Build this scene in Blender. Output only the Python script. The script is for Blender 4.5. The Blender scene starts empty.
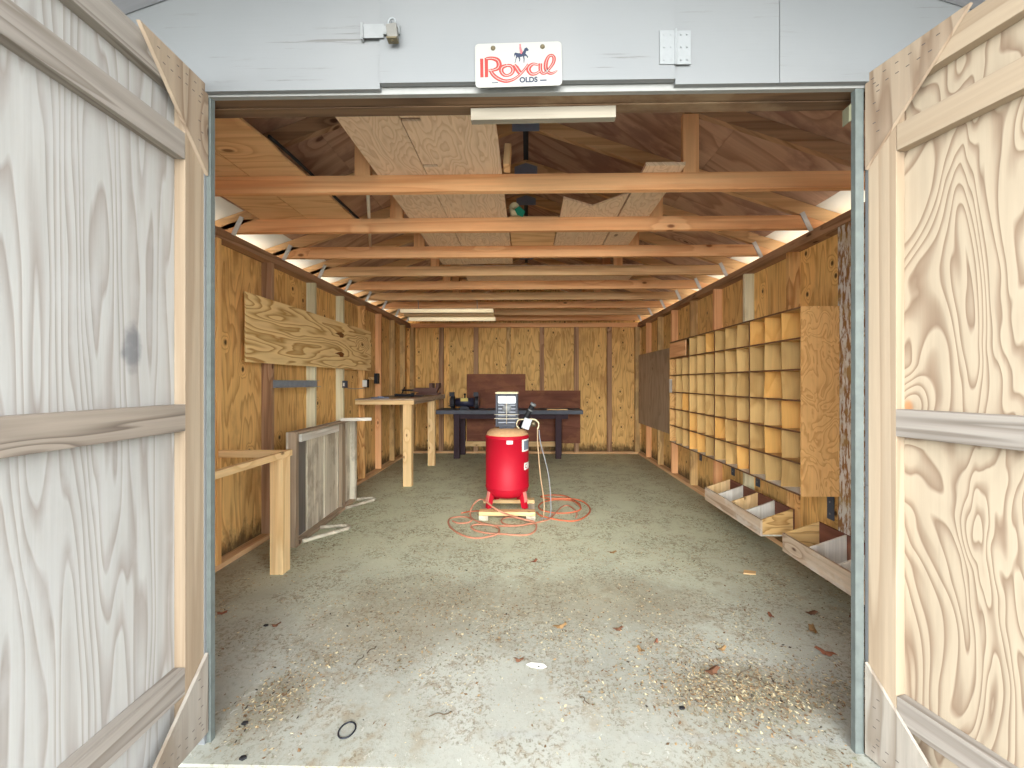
import bpy, bmesh, math, random
from mathutils import Vector, Matrix
R = random.Random(7)
SC = bpy.context.scene
COL = SC.collection
PI = math.pi

# ------------------------------------------------------------------ camera, sky, sun, exposure
F = 398.0                      # focal length in pixels at 1024 wide
YAW = math.radians(1.1)
cam_d = bpy.data.cameras.new('camera'); cam = bpy.data.objects.new('camera', cam_d); COL.objects.link(cam)
cam_d.sensor_width = 36.0; cam_d.sensor_fit = 'HORIZONTAL'; cam_d.lens = F/1024*36
cam_d.shift_x = -7.4/1024; cam_d.shift_y = -2.0/1024
cam_d.clip_start = 0.02
cam.location = (0, 0, 1.35); cam.rotation_euler = (PI/2, 0, YAW)
SC.camera = cam
world = bpy.data.worlds.new('sky'); SC.world = world; world.use_nodes = True
wn = world.node_tree.nodes; wl = world.node_tree.links
bg = wn['Background']; bg.inputs['Color'].default_value = (0.88, 0.94, 1.0, 1); bg.inputs['Strength'].default_value = 1.75
sun_d = bpy.data.lights.new('sun', 'SUN'); sun = bpy.data.objects.new('sun', sun_d); COL.objects.link(sun)
sun_d.energy = 1.5; sun_d.angle = math.radians(60); sun_d.color = (1.0, 0.97, 0.92)
sun.rotation_euler = (math.radians(81), 0, math.radians(-3))
SC.view_settings.view_transform = 'Standard'; SC.view_settings.look = 'None'
SC.view_settings.exposure = 2.32; SC.view_settings.gamma = 1.0; SC.view_settings.use_curve_mapping = False
SC.cycles.diffuse_bounces = 7; SC.cycles.max_bounces = 12

# ------------------------------------------------------------------ colour and materials
def lin(c):
    c = c/255.0
    return c/12.92 if c <= 0.04045 else ((c+0.055)/1.055)**2.4
def col(r, g, b): return (lin(r), lin(g), lin(b), 1)
class NT:
    def __init__(s, name, rough=0.8, metal=0.0, spec=0.3):
        s.m = bpy.data.materials.new(name); s.m.use_nodes = True
        s.n = s.m.node_tree.nodes; s.l = s.m.node_tree.links
        s.b = s.n['Principled BSDF']; s.b.inputs['Roughness'].default_value = rough
        s.b.inputs['Metallic'].default_value = metal; s.b.inputs['Specular IOR Level'].default_value = spec
    def N(s, t, **kw):
        n = s.n.new(t)
        for k, v in kw.items(): setattr(n, k, v)
        return n
    def put(s, sock, v):
        if isinstance(v, bpy.types.NodeSocket): s.l.new(v, sock)
        else: sock.default_value = v
    def math(s, op, a, b=0.0, c=None, clamp=False):
        n = s.N('ShaderNodeMath', operation=op, use_clamp=clamp); s.put(n.inputs[0], a); s.put(n.inputs[1], b)
        if c is not None: s.put(n.inputs[2], c)
        return n.outputs[0]
    def mix(s, f, a, b, mode='MIX'):
        n = s.N('ShaderNodeMix', data_type='RGBA', blend_type=mode); s.put(n.inputs[0], f); s.put(n.inputs[6], a); s.put(n.inputs[7], b)
        return n.outputs[2]
    def ramp(s, f, stops, interp='LINEAR'):
        n = s.N('ShaderNodeValToRGB'); n.color_ramp.interpolation = interp; s.put(n.inputs[0], f)
        e = n.color_ramp.elements
        while len(e) < len(stops): e.new(0.5)
        for i, (p, c) in enumerate(stops): e[i].position = p; e[i].color = c
        return n.outputs[0]
    def noise(s, vec, scale, detail=3, rough=0.5, dist=0.0):
        n = s.N('ShaderNodeTexNoise'); s.put(n.inputs['Vector'], vec); n.inputs['Scale'].default_value = scale
        n.inputs['Detail'].default_value = detail; n.inputs['Roughness'].default_value = rough; n.inputs['Distortion'].default_value = dist
        return n.outputs[0]
    def step(s, v, a, b):
        n = s.N('ShaderNodeMapRange', interpolation_type='SMOOTHSTEP'); s.put(n.inputs[0], v); n.inputs[1].default_value = a; n.inputs[2].default_value = b
        return n.outputs[0]
    def coord(s): return s.N('ShaderNodeTexCoord').outputs['Object']
    def xyz(s, v):
        n = s.N('ShaderNodeSeparateXYZ'); s.put(n.inputs[0], v); return n.outputs
    def vec(s, x, y, z=0.0):
        n = s.N('ShaderNodeCombineXYZ'); s.put(n.inputs[0], x); s.put(n.inputs[1], y); s.put(n.inputs[2], z); return n.outputs[0]
    def bump(s, h, strength=0.3, dist=0.004):
        n = s.N('ShaderNodeBump'); n.inputs['Strength'].default_value = strength; n.inputs['Distance'].default_value = dist
        s.put(n.inputs['Height'], h); s.l.new(n.outputs[0], s.b.inputs['Normal'])
def plain(name, c, rough=0.6, metal=0.0, spec=0.4, mott=0.12, scale=30.0):
    t = NT(name, rough, metal, spec)
    n = t.noise(t.coord(), scale, 4, 0.6)
    v = t.math('MULTIPLY_ADD', n, mott*2, 1-mott)
    t.l.new(t.mix(1.0, c, t.vec(v, v, v), 'MULTIPLY'), t.b.inputs['Base Color'])
    return t.m
_wc = {}
def soft(c, g=0.64): return None if c is None else (c[0]**g, c[1]**g, c[2]**g, 1)
def wood(name, light, dark, axis='Z', k=9.0, across=3.0, along=0.5, lines=0.85, fine=0.35, knots=0.5, blotch=None, bl_amt=0.0, bl_scale=1.5, rough=0.85, knotc=None, tonal=0.18, kscale=1.6, warp=0.0, krad=0.3, kamp=0.24, out=False, smudge=None):
    """Plywood or sawn lumber: contour bands of a stretched noise, fine fibres, knots. axis = grain direction."""
    key = name+axis
    if key in _wc: return _wc[key]
    if out: light, dark, blotch = [None if q_ is None else (q_[0]*0.84, q_[1]*0.84, q_[2]*0.84, 1) for q_ in (light, dark, blotch)]; fine *= 1.5
    else: light, dark, blotch = soft(light, 0.72), soft(dark, 0.86), soft(blotch, 0.8); fine *= 1.35; lines = min(1, lines*1.15)
    t = NT(key, rough)
    o = t.xyz(t.coord())
    if axis == 'X': u = t.math('ADD', o[1], o[2]); v = o[0]
    elif axis == 'Y': u = t.math('ADD', o[0], o[2]); v = o[1]
    else: u = t.math('ADD', o[0], o[1]); v = o[2]
    rnd = t.N('ShaderNodeObjectInfo').outputs['Random']
    ro = t.math('MULTIPLY', rnd, 43.0)
    u2 = t.math('ADD', u, ro)
    # knots
    kv = t.vec(t.math('MULTIPLY', u2, 1.7*kscale), t.math('MULTIPLY', v, 0.85*kscale), 0.0)
    vo = t.N('ShaderNodeTexVoronoi', voronoi_dimensions='2D', feature='F1'); t.put(vo.inputs['Vector'], kv); vo.inputs['Scale'].default_value = 1.0
    kd = vo.outputs['Distance']
    pres = t.math('LESS_THAN', t.xyz(vo.outputs['Color'])[0], knots)
    bumpk = t.math('MULTIPLY', t.math('SUBTRACT', 1.0, t.step(kd, 0.0, krad)), pres)
    # bands
    p = t.vec(t.math('MULTIPLY', u2, across), t.math('MULTIPLY', v, along), t.math('MULTIPLY', rnd, 17.0))
    n1 = t.noise(p, 1.0, 2.6, 0.42, warp)
    n1 = t.math('ADD', n1, t.math('MULTIPLY', bumpk, kamp))
    fr = t.math('FRACT', t.math('MULTIPLY', n1, k))
    band = t.ramp(fr, [(0.0, (0, 0, 0, 1)), (0.45, (0.12, 0.12, 0.12, 1)), (0.88, (1, 1, 1, 1)), (1.0, (0, 0, 0, 1))])
    # fibres
    fv = t.vec(t.math('MULTIPLY', u2, 55.0), t.math('MULTIPLY', v, 1.6), ro)
    fib = t.noise(fv, 1.0, 5, 0.65)
    c = t.mix(t.math('MULTIPLY', band, lines), light, dark)
    ff = t.math('MULTIPLY_ADD', fib, fine*2, 1-fine)
    c = t.mix(1.0, c, t.vec(ff, ff, ff), 'MULTIPLY')
    ton = t.noise(t.vec(u2, t.math('MULTIPLY', v, 0.8), ro), 1.3, 3, 0.5)
    tt = t.math('MULTIPLY_ADD', ton, tonal*2, 1-tonal)
    c = t.mix(1.0, c, t.vec(tt, tt, tt), 'MULTIPLY')
    if blotch is not None:
        bn = t.noise(t.vec(t.math('MULTIPLY', u2, 1.6), t.math('MULTIPLY', v, 0.9), ro), bl_scale*2, 5, 0.62)
        c = t.mix(t.math('MULTIPLY', t.step(bn, 0.48, 0.62), bl_amt), c, blotch)
    kc = knotc or (dark[0]*0.35, dark[1]*0.28, dark[2]*0.25, 1)
    kf = t.math('MULTIPLY', t.math('SUBTRACT', 1.0, t.step(kd, 0.022, 0.06)), pres)
    c = t.mix(t.math('MULTIPLY', kf, 0.85), c, kc)
    if smudge:
        e = t.math('ADD', t.math('POWER', t.math('DIVIDE', t.math('SUBTRACT', o[0], smudge[0]), 0.035), 2.0), t.math('POWER', t.math('DIVIDE', t.math('SUBTRACT', v, smudge[1]), 0.085), 2.0))
        e = t.math('ADD', e, t.math('MULTIPLY', t.noise(t.coord(), 22.0, 3), 1.6))
        c = t.mix(t.math('MULTIPLY', t.math('SUBTRACT', 1.0, t.step(e, 0.9, 2.0)), 0.6), c, col(72, 76, 84))
    t.l.new(c, t.b.inputs['Base Color'])
    t.bump(t.math('ADD', fib, t.math('MULTIPLY', band, -0.5)), 0.25, 0.002)
    _wc[key] = t.m
    return t.m

def W_doorply(a='Z'): return wood('weathered_door_plywood', col(176, 174, 168), col(132, 118, 108), a, k=24, across=5.0, along=0.40, lines=0.6, fine=0.13, knots=0.3, kscale=1.3, krad=0.22, kamp=0.22, blotch=col(180, 178, 174), bl_amt=0.3, tonal=0.10, knotc=col(158, 120, 90), out=True, smudge=(0.245, 1.46))
def W_doorply2(a='Z'): return wood('figured_door_plywood', col(176, 161, 138), col(118, 92, 72), a, k=21, across=5.0, along=1.3, lines=0.75, fine=0.11, knots=0.5, kscale=1.7, krad=0.24, kamp=0.22, tonal=0.08, warp=0.5, knotc=col(166, 118, 76), out=True)
def W_stile(a='Z'): return wood('pale_lumber', col(172, 154, 130), col(142, 120, 96), a, k=5, across=9, along=0.25, lines=0.6, fine=0.14, knots=0.25, kscale=2.2, tonal=0.1, out=True)
def W_rail(a='X'): return wood('grey_weathered_lumber', col(154, 146, 136), col(106, 95, 84), a, k=6, across=12, along=0.5, lines=0.7, fine=0.2, knots=0.4, kscale=2.4, tonal=0.14, out=True)
def W_gold(a='Z'): return wood('golden_plywood', col(216, 160, 84), col(168, 108, 48), a, k=9, across=4.5, along=0.8, lines=0.7, fine=0.22, knots=0.35, kscale=1.8, blotch=col(176, 126, 66), bl_amt=0.45, tonal=0.16)
def W_gold2(a='Z'): return wood('honey_plywood', col(214, 156, 84), col(152, 94, 44), a, k=9, across=6, along=1.2, lines=0.75, fine=0.22, knots=0.6, kscale=2.8, tonal=0.14)
def W_olive(a='Z'): return wood('olive_aged_stud', col(186, 144, 84), col(132, 92, 48), a, k=4, across=9, along=0.4, lines=0.6, fine=0.3, knots=0.5, kscale=2.2, tonal=0.22, blotch=col(120, 92, 56), bl_amt=0.5)
def W_orange(a='X'): return wood('orange_fir_lumber', col(222, 154, 96), col(190, 118, 66), a, k=4, across=9, along=0.3, lines=0.5, fine=0.18, knots=0.35, kscale=1.9, tonal=0.12)
def W_tan(a='X'): return wood('tan_fir_lumber', col(206, 156, 102), col(160, 112, 66), a, k=4, across=9, along=0.3, lines=0.5, fine=0.22, knots=0.35, kscale=1.9, tonal=0.14)
def W_brown(a='X'): return wood('brown_lumber', col(150, 108, 74), col(104, 70, 46), a, k=4, across=8, along=0.4, lines=0.6, fine=0.3, knots=0.3, kscale=1.9, tonal=0.2)
def W_roof(a='X'): return wood('roof_sheathing_plywood', col(168, 126, 98), col(126, 86, 68), a, k=8, across=3, along=0.6, lines=0.6, fine=0.2, knots=0.5, kscale=1.6, tonal=0.25, blotch=col(112, 74, 66), bl_amt=0.5)
def W_sheet(a='X'): return wood('loose_plywood_sheet', col(206, 172, 136), col(166, 126, 92), a, k=16, across=8, along=2.2, lines=0.42, fine=0.15, knots=0.25, kscale=1.6, tonal=0.12)
def W_sheet2(a='X'): return wood('tan_plywood_sheet', col(206, 156, 102), col(172, 122, 76), a, k=9, across=4, along=0.6, lines=0.5, fine=0.15, knots=0.2, kscale=1.6, tonal=0.12)
def W_board(a='Y'): return wood('yellow_plywood_board', col(242, 204, 128), col(180, 130, 66), a, k=14, across=5, along=0.8, lines=0.85, fine=0.12, knots=0.3, kscale=1.3, tonal=0.1)
def W_post(a='Z'): return wood('pale_fir_post', col(220, 178, 116), col(190, 142, 84), a, k=4, across=8, along=0.4, lines=0.5, fine=0.2, knots=0.5, kscale=2.6, tonal=0.14)
def W_greyply(a='Z'): return wood('grey_brown_plywood', col(150, 124, 96), col(118, 94, 70), a, k=6, across=4, along=1.0, lines=0.4, fine=0.25, knots=0.1, kscale=1.6, tonal=0.14)
def W_weather(a='Z'): return wood('weathered_grey_plank', col(194, 184, 158), col(150, 136, 112), a, k=5, across=6, along=0.4, lines=0.5, fine=0.35, knots=0.15, kscale=2, tonal=0.25, blotch=col(96, 82, 66), bl_amt=0.45)
def W_darkframe(a='Z'): return wood('dark_old_frame', col(140, 118, 92), col(96, 78, 58), a, k=5, across=6, along=0.4, lines=0.5, fine=0.35, knots=0.2, kscale=2, tonal=0.25)
def W_hard(a='Z'): return wood('tan_hardboard_divider', col(192, 146, 78), col(160, 116, 56), a, k=3, across=4, along=2, lines=0.5, fine=0.14, knots=0.0, tonal=0.34)
def W_hard2(a='Z'): return wood('amber_plywood_divider', col(216, 150, 66), col(190, 124, 46), a, k=4, across=5, along=2, lines=0.4, fine=0.12, knots=0.1, tonal=0.14)
def W_endpanel(a='Z'): return wood('swirled_amber_plywood', col(216, 156, 84), col(176, 118, 56), a, k=9, across=9, along=5, lines=0.6, fine=0.15, knots=0.25, kscale=2.4, tonal=0.16, warp=0.8)
def W_mahog(a='Z'): return wood('reddish_brown_board', col(98, 52, 36), col(70, 34, 24), a, k=4, across=3, along=0.5, lines=0.4, fine=0.2, knots=0.0, tonal=0.2, blotch=col(140, 88, 54), bl_amt=0.35)
def W_binface(a='Y'): return wood('worn_bin_board', col(184, 158, 128), col(128, 96, 70), a, k=5, across=8, along=0.6, lines=0.6, fine=0.3, knots=0.3, kscale=2.4, tonal=0.2, blotch=col(206, 196, 180), bl_amt=0.7)
def W_whitewash(a='Z'): return wood('whitewashed_board', col(214, 208, 192), col(176, 164, 142), a, k=4, across=6, along=0.6, lines=0.5, fine=0.25, knots=0.0, tonal=0.15)
def W_header(a='X'): return wood('rough_sawn_header', col(118, 92, 68), col(70, 50, 36), a, k=4, across=8, along=0.6, lines=0.6, fine=0.35, knots=0.1, kscale=2, tonal=0.3, blotch=col(150, 128, 100), bl_amt=0.5, out=True)
M_white_stud = wood('whitish_painted_stud', col(214, 206, 164), col(186, 168, 118), 'Z', k=4, across=9, along=0.4, lines=0.4, fine=0.2, knots=0.3, kscale=2.5, tonal=0.1)
M_edge = plain('dark_shelf_edge', col(106, 72, 46), 0.8)
M_white = plain('white_paint', col(222, 222, 214), 0.6)
M_galv = plain('galvanised_steel', col(132, 136, 136), 0.6, 0.2, 0.5, 0.25, 14)
M_jamb = plain('weathered_jamb_metal', col(96, 102, 98), 0.7, 0.1, 0.3, 0.35, 22)
M_darksteel = plain('dark_steel', col(44, 46, 52), 0.45, 0.5)
M_bluesteel = plain('blue_grey_steel', col(76, 84, 100), 0.45, 0.4)
M_rubber = plain('black_rubber', col(24, 24, 26), 0.7)
M_red = plain('red_tank_paint', col(172, 4, 34), 0.58, 0.0, 0.35, 0.08, 8)
M_dust = plain('tan_dust', col(188, 150, 110), 0.95, 0, 0.1, 0.25, 40)
M_pinkdust = plain('dusty_red_paint', col(206, 128, 116), 0.9, 0, 0.1, 0.2, 30)
M_bench = plain('blue_painted_benchtop', col(92, 98, 108), 0.7, 0, 0.3, 0.3, 12)
M_benchleg = plain('dark_painted_bench_leg', col(66, 52, 58), 0.8, 0, 0.3, 0.25, 12)
M_hose = plain('dusty_orange_hose', col(178, 124, 98), 0.75, 0, 0.3, 0.22, 6)
M_hose2 = plain('bright_orange_hose', col(186, 104, 70), 0.7)
M_tanhose = plain('tan_cord', col(176, 150, 116), 0.8)
M_greyhose = plain('grey_cable', col(140, 146, 150), 0.6)
M_plate = plain('off_white_enamel', col(141, 140, 134), 0.35, 0, 0.5, 0.03)
M_platered = plain('faded_red_ink', col(132, 38, 32), 0.4)
M_navy = plain('navy_ink', col(28, 38, 58), 0.4)
M_plastic = plain('cream_plastic', col(222, 208, 170), 0.5)
M_tube = plain('off_white_tube', col(232, 214, 170), 0.4, 0, 0.4, 0.04)
_tb = M_tube.node_tree.nodes['Principled BSDF']; _tb.inputs['Emission Color'].default_value = (1.0, 0.84, 0.58, 1); _tb.inputs['Emission Strength'].default_value = 0.08
M_fixture = plain('aged_white_enamel', col(196, 168, 122), 0.5, 0, 0.4, 0.06)
M_tan_metal = plain('tan_aged_metal', col(150, 122, 84), 0.6)
M_pvc = plain('grey_white_pipe', col(196, 188, 170), 0.5)
M_green = plain('green_vinyl', col(36, 138, 110), 0.5)
M_rust = plain('rusty_steel', col(112, 84, 76), 0.7, 0.3, 0.4, 0.3, 30)
M_brass = plain('aged_brass', col(104, 94, 72), 0.45, 0.6)
M_tile_leaf = plain('brown_leaf', col(96, 66, 48), 0.8, 0, 0.2, 0.3, 60)

def siding_mat():
    t = NT('white_painted_plywood', 0.65)
    o = t.xyz(t.coord())
    g = t.noise(t.vec(t.math('MULTIPLY', o[0], 2.0), 0.0, t.math('MULTIPLY', o[2], 70.0)), 1.0, 5, 0.7)
    crack = t.step(g, 0.57, 0.65)
    patch = t.step(t.noise(t.coord(), 3.0, 3), 0.46, 0.60)
    base = t.mix(t.noise(t.coord(), 2.0, 3), col(108, 111, 112), col(120, 121, 120))
    c = t.mix(t.math('MULTIPLY', t.math('MULTIPLY', crack, patch), 0.55), base, col(78, 72, 66))
    t.l.new(c, t.b.inputs['Base Color']); t.bump(g, 0.25, 0.002)
    return t.m
M_siding = siding_mat()
def soffit_mat():
    t = NT('grey_soffit_plywood', 0.8)
    o = t.xyz(t.coord())
    g = t.noise(t.vec(t.math('MULTIPLY', o[0], 3.0), t.math('MULTIPLY', o[1], 30.0), 0.0), 1.0, 4, 0.6)
    t.l.new(t.mix(g, col(112, 112, 116), col(150, 150, 152)), t.b.inputs['Base Color']); return t.m
M_soffit = soffit_mat()
def concrete():
    t = NT('dusty_concrete', 0.9, 0, 0.2)
    co = t.coord(); o = t.xyz(co)
    n1 = t.noise(co, 1.1, 5, 0.6, 0.4); n2 = t.noise(co, 9.0, 6, 0.7); n3 = t.noise(co, 55.0, 4, 0.7)
    c = t.mix(t.step(n1, 0.35, 0.65), col(148, 148, 136), col(166, 166, 156))
    # greener slab deep inside, coloured paler there to make up for fading daylight
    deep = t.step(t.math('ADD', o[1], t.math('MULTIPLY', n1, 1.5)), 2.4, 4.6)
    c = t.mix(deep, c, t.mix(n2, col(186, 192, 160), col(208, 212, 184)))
    # brown dirt film in patches
    dz = t.math('MULTIPLY', t.step(n2, 0.50, 0.66), t.step(t.noise(co, 1.7, 3, 0.5), 0.42, 0.60))
    c = t.mix(t.math('MULTIPLY', dz, 0.5), c, col(136, 118, 90))
    n4 = t.noise(co, 130.0, 3, 0.7); n5 = t.noise(co, 3.2, 4, 0.6, 0.3); n6 = t.noise(co, 24.0, 5, 0.75, 0.6)
    zone = t.step(n5, 0.40, 0.58)
    sp = t.math('MULTIPLY', t.step(n3, 0.53, 0.62), t.math('MULTIPLY_ADD', zone, 0.75, 0.15))
    c = t.mix(t.math('MULTIPLY', sp, 0.75), c, col(96, 84, 62))
    c = t.mix(t.math('MULTIPLY', t.math('MULTIPLY', t.step(n6, 0.50, 0.60), zone), 0.6), c, col(116, 98, 70))
    c = t.mix(t.math('MULTIPLY', t.step(n4, 0.62, 0.70), 0.45), c, col(80, 74, 60))
    c = t.mix(t.math('MULTIPLY', t.step(n6, 0.60, 0.66), 0.35), c, col(206, 206, 196))
    for (hx, hy, ax, ay) in ((0.98, 1.76, 0.42, 0.17), (-1.08, 1.66, 0.16, 0.2), (0.35, 2.5, 0.9, 0.35), (-0.75, 2.35, 0.6, 0.5)):
        e = t.math('ADD', t.math('POWER', t.math('DIVIDE', t.math('SUBTRACT', o[0], hx), ax), 2.0), t.math('POWER', t.math('DIVIDE', t.math('SUBTRACT', o[1], hy), ay), 2.0))
        e = t.math('ADD', e, t.math('MULTIPLY', n6, 2.2))
        c = t.mix(t.math('MULTIPLY', t.math('SUBTRACT', 1.0, t.step(e, 1.1, 2.3)), 0.42), c, col(122, 108, 82))
    # long dark stain along the walls where dirt collects
    xl = t.math('SUBTRACT', 1.0, t.step(t.math('SUBTRACT', t.math('ABSOLUTE', t.math('ADD', o[0], 0.065)), t.math('MULTIPLY', n2, 0.3)), 1.5, 1.95))
    dirt = t.math('MULTIPLY', t.math('SUBTRACT', 1.0, xl), 0.45)
    c = t.mix(dirt, c, col(136, 122, 98))
    # patchy grey band by the threshold, a shadow line put into the colour
    th = t.math('SUBTRACT', 1.0, t.step(t.math('ABSOLUTE', t.math('SUBTRACT', o[1], 1.52)), 0.0, 0.035))
    c = t.mix(t.math('MULTIPLY', t.math('MULTIPLY', th, t.step(t.noise(co, 3.0, 3), 0.42, 0.6)), 0.4), c, col(150, 152, 148))
    t.l.new(c, t.b.inputs['Base Color']); t.bump(t.math('ADD', n2, t.math('MULTIPLY', n3, 0.4)), 0.35, 0.006)
    return t.m
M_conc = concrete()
M_eave = plain('daylight_tinted_eave_plywood', col(222, 220, 212), 0.8, 0, 0.2, 0.12, 6)  # pale tone paints in the daylight caught by the eave plywood
M_apron = plain('pale_concrete_apron', col(138, 137, 130), 0.9, 0, 0.2, 0.08, 3)
def peel():
    t = NT('peeling_painted_post', 0.8)
    o = t.xyz(t.coord())
    n = t.noise(t.vec(t.math('MULTIPLY', t.math('ADD', o[0], o[1]), 44.0), 0.0, t.math('MULTIPLY', o[2], 9.0)), 1.0, 5, 0.65)
    c = t.mix(t.step(n, 0.46, 0.54), col(206, 202, 192), col(138, 98, 58))
    c = t.mix(t.math('MULTIPLY', t.step(t.noise(t.coord(), 6.0, 4, 0.6), 0.5, 0.62), 0.5), c, col(170, 142, 88))
    t.l.new(c, t.b.inputs['Base Color']); return t.m
M_peel = peel()
def stained_gold():
    """wall plywood with dark mildew reaching up from the bottom plate, and a sheet-to-sheet tone change"""
    t = NT('wall_plywood', 0.85)
    o = t.xyz(t.coord()); u = t.math('ADD', o[0], o[1]); v = o[2]
    sheet = t.math('FLOOR', t.math('DIVIDE', u, 0.305))
    wn_ = t.N('ShaderNodeTexWhiteNoise', noise_dimensions='1D'); t.put(wn_.inputs['W'], sheet); rn = wn_.outputs['Value']
    big = t.math('FLOOR', t.math('DIVIDE', u, 1.22))
    wb = t.N('ShaderNodeTexWhiteNoise', noise_dimensions='1D'); t.put(wb.inputs['W'], big); rb = wb.outputs['Value']
    kv = t.vec(t.math('MULTIPLY', u, 4.6), t.math('MULTIPLY', v, 3.2), 0.0)
    vo = t.N('ShaderNodeTexVoronoi', voronoi_dimensions='2D', feature='F1'); t.put(vo.inputs['Vector'], kv); vo.inputs['Scale'].default_value = 1.0
    kd = vo.outputs['Distance']; pres = t.math('LESS_THAN', t.xyz(vo.outputs['Color'])[0], 0.42)
    kb = t.math('MULTIPLY', t.math('SUBTRACT', 1.0, t.step(kd, 0.0, 0.3)), pres)
    n1 = t.noise(t.vec(t.math('MULTIPLY', u, 5.5), t.math('MULTIPLY', v, 0.9), t.math('MULTIPLY', rb, 9.0)), 1.0, 2.5, 0.45, 0.3)
    fr = t.math('FRACT', t.math('MULTIPLY', t.math('ADD', n1, t.math('MULTIPLY', kb, 0.25)), 10.0))
    band = t.ramp(fr, [(0, (0, 0, 0, 1)), (0.5, (0.15, 0.15, 0.15, 1)), (0.88, (1, 1, 1, 1)), (1, (0, 0, 0, 1))])
    light = t.mix(rb, soft(col(238, 178, 90), 0.72), soft(col(224, 172, 92), 0.72))
    dark = t.mix(rb, soft(col(178, 114, 50), 0.8), soft(col(160, 108, 52), 0.8))
    c = t.mix(t.math('MULTIPLY', band, 0.7), light, dark)
    fib = t.noise(t.vec(t.math('MULTIPLY', u, 55.0), t.math('MULTIPLY', v, 1.6), 0.0), 1.0, 5, 0.65)
    f2 = t.math('MULTIPLY_ADD', fib, 0.64, 0.68)
    c = t.mix(1.0, c, t.vec(f2, f2, f2), 'MULTIPLY')
    tv = t.math('MULTIPLY_ADD', rn, 0.14, 0.90); c = t.mix(1.0, c, t.vec(tv, tv, tv), 'MULTIPLY')
    bn = t.noise(t.vec(t.math('MULTIPLY', u, 3.0), t.math('MULTIPLY', v, 1.2), 3.0), 1.0, 5, 0.62)
    c = t.mix(t.math('MULTIPLY', t.step(bn, 0.50, 0.64), 0.45), c, soft(col(150, 100, 50), 0.85))
    kf = t.math('MULTIPLY', t.math('SUBTRACT', 1.0, t.step(kd, 0.035, 0.085)), pres)
    c = t.mix(t.math('MULTIPLY', kf, 0.9), c, col(52, 32, 22))
    low = t.math('SUBTRACT', 1.0, t.step(t.math('ADD', v, t.math('MULTIPLY', t.noise(t.vec(t.math('MULTIPLY', u, 14.0), t.math('MULTIPLY', v, 6.0), 0.0), 1.0, 5, 0.7), -0.42)), -0.16, 0.02))
    c = t.mix(t.math('MULTIPLY', low, 0.85), c, col(48, 38, 28))
    t.l.new(c, t.b.inputs['Base Color']); t.bump(fib, 0.25, 0.002)
    return t.m
M_wallply = stained_gold()

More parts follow.
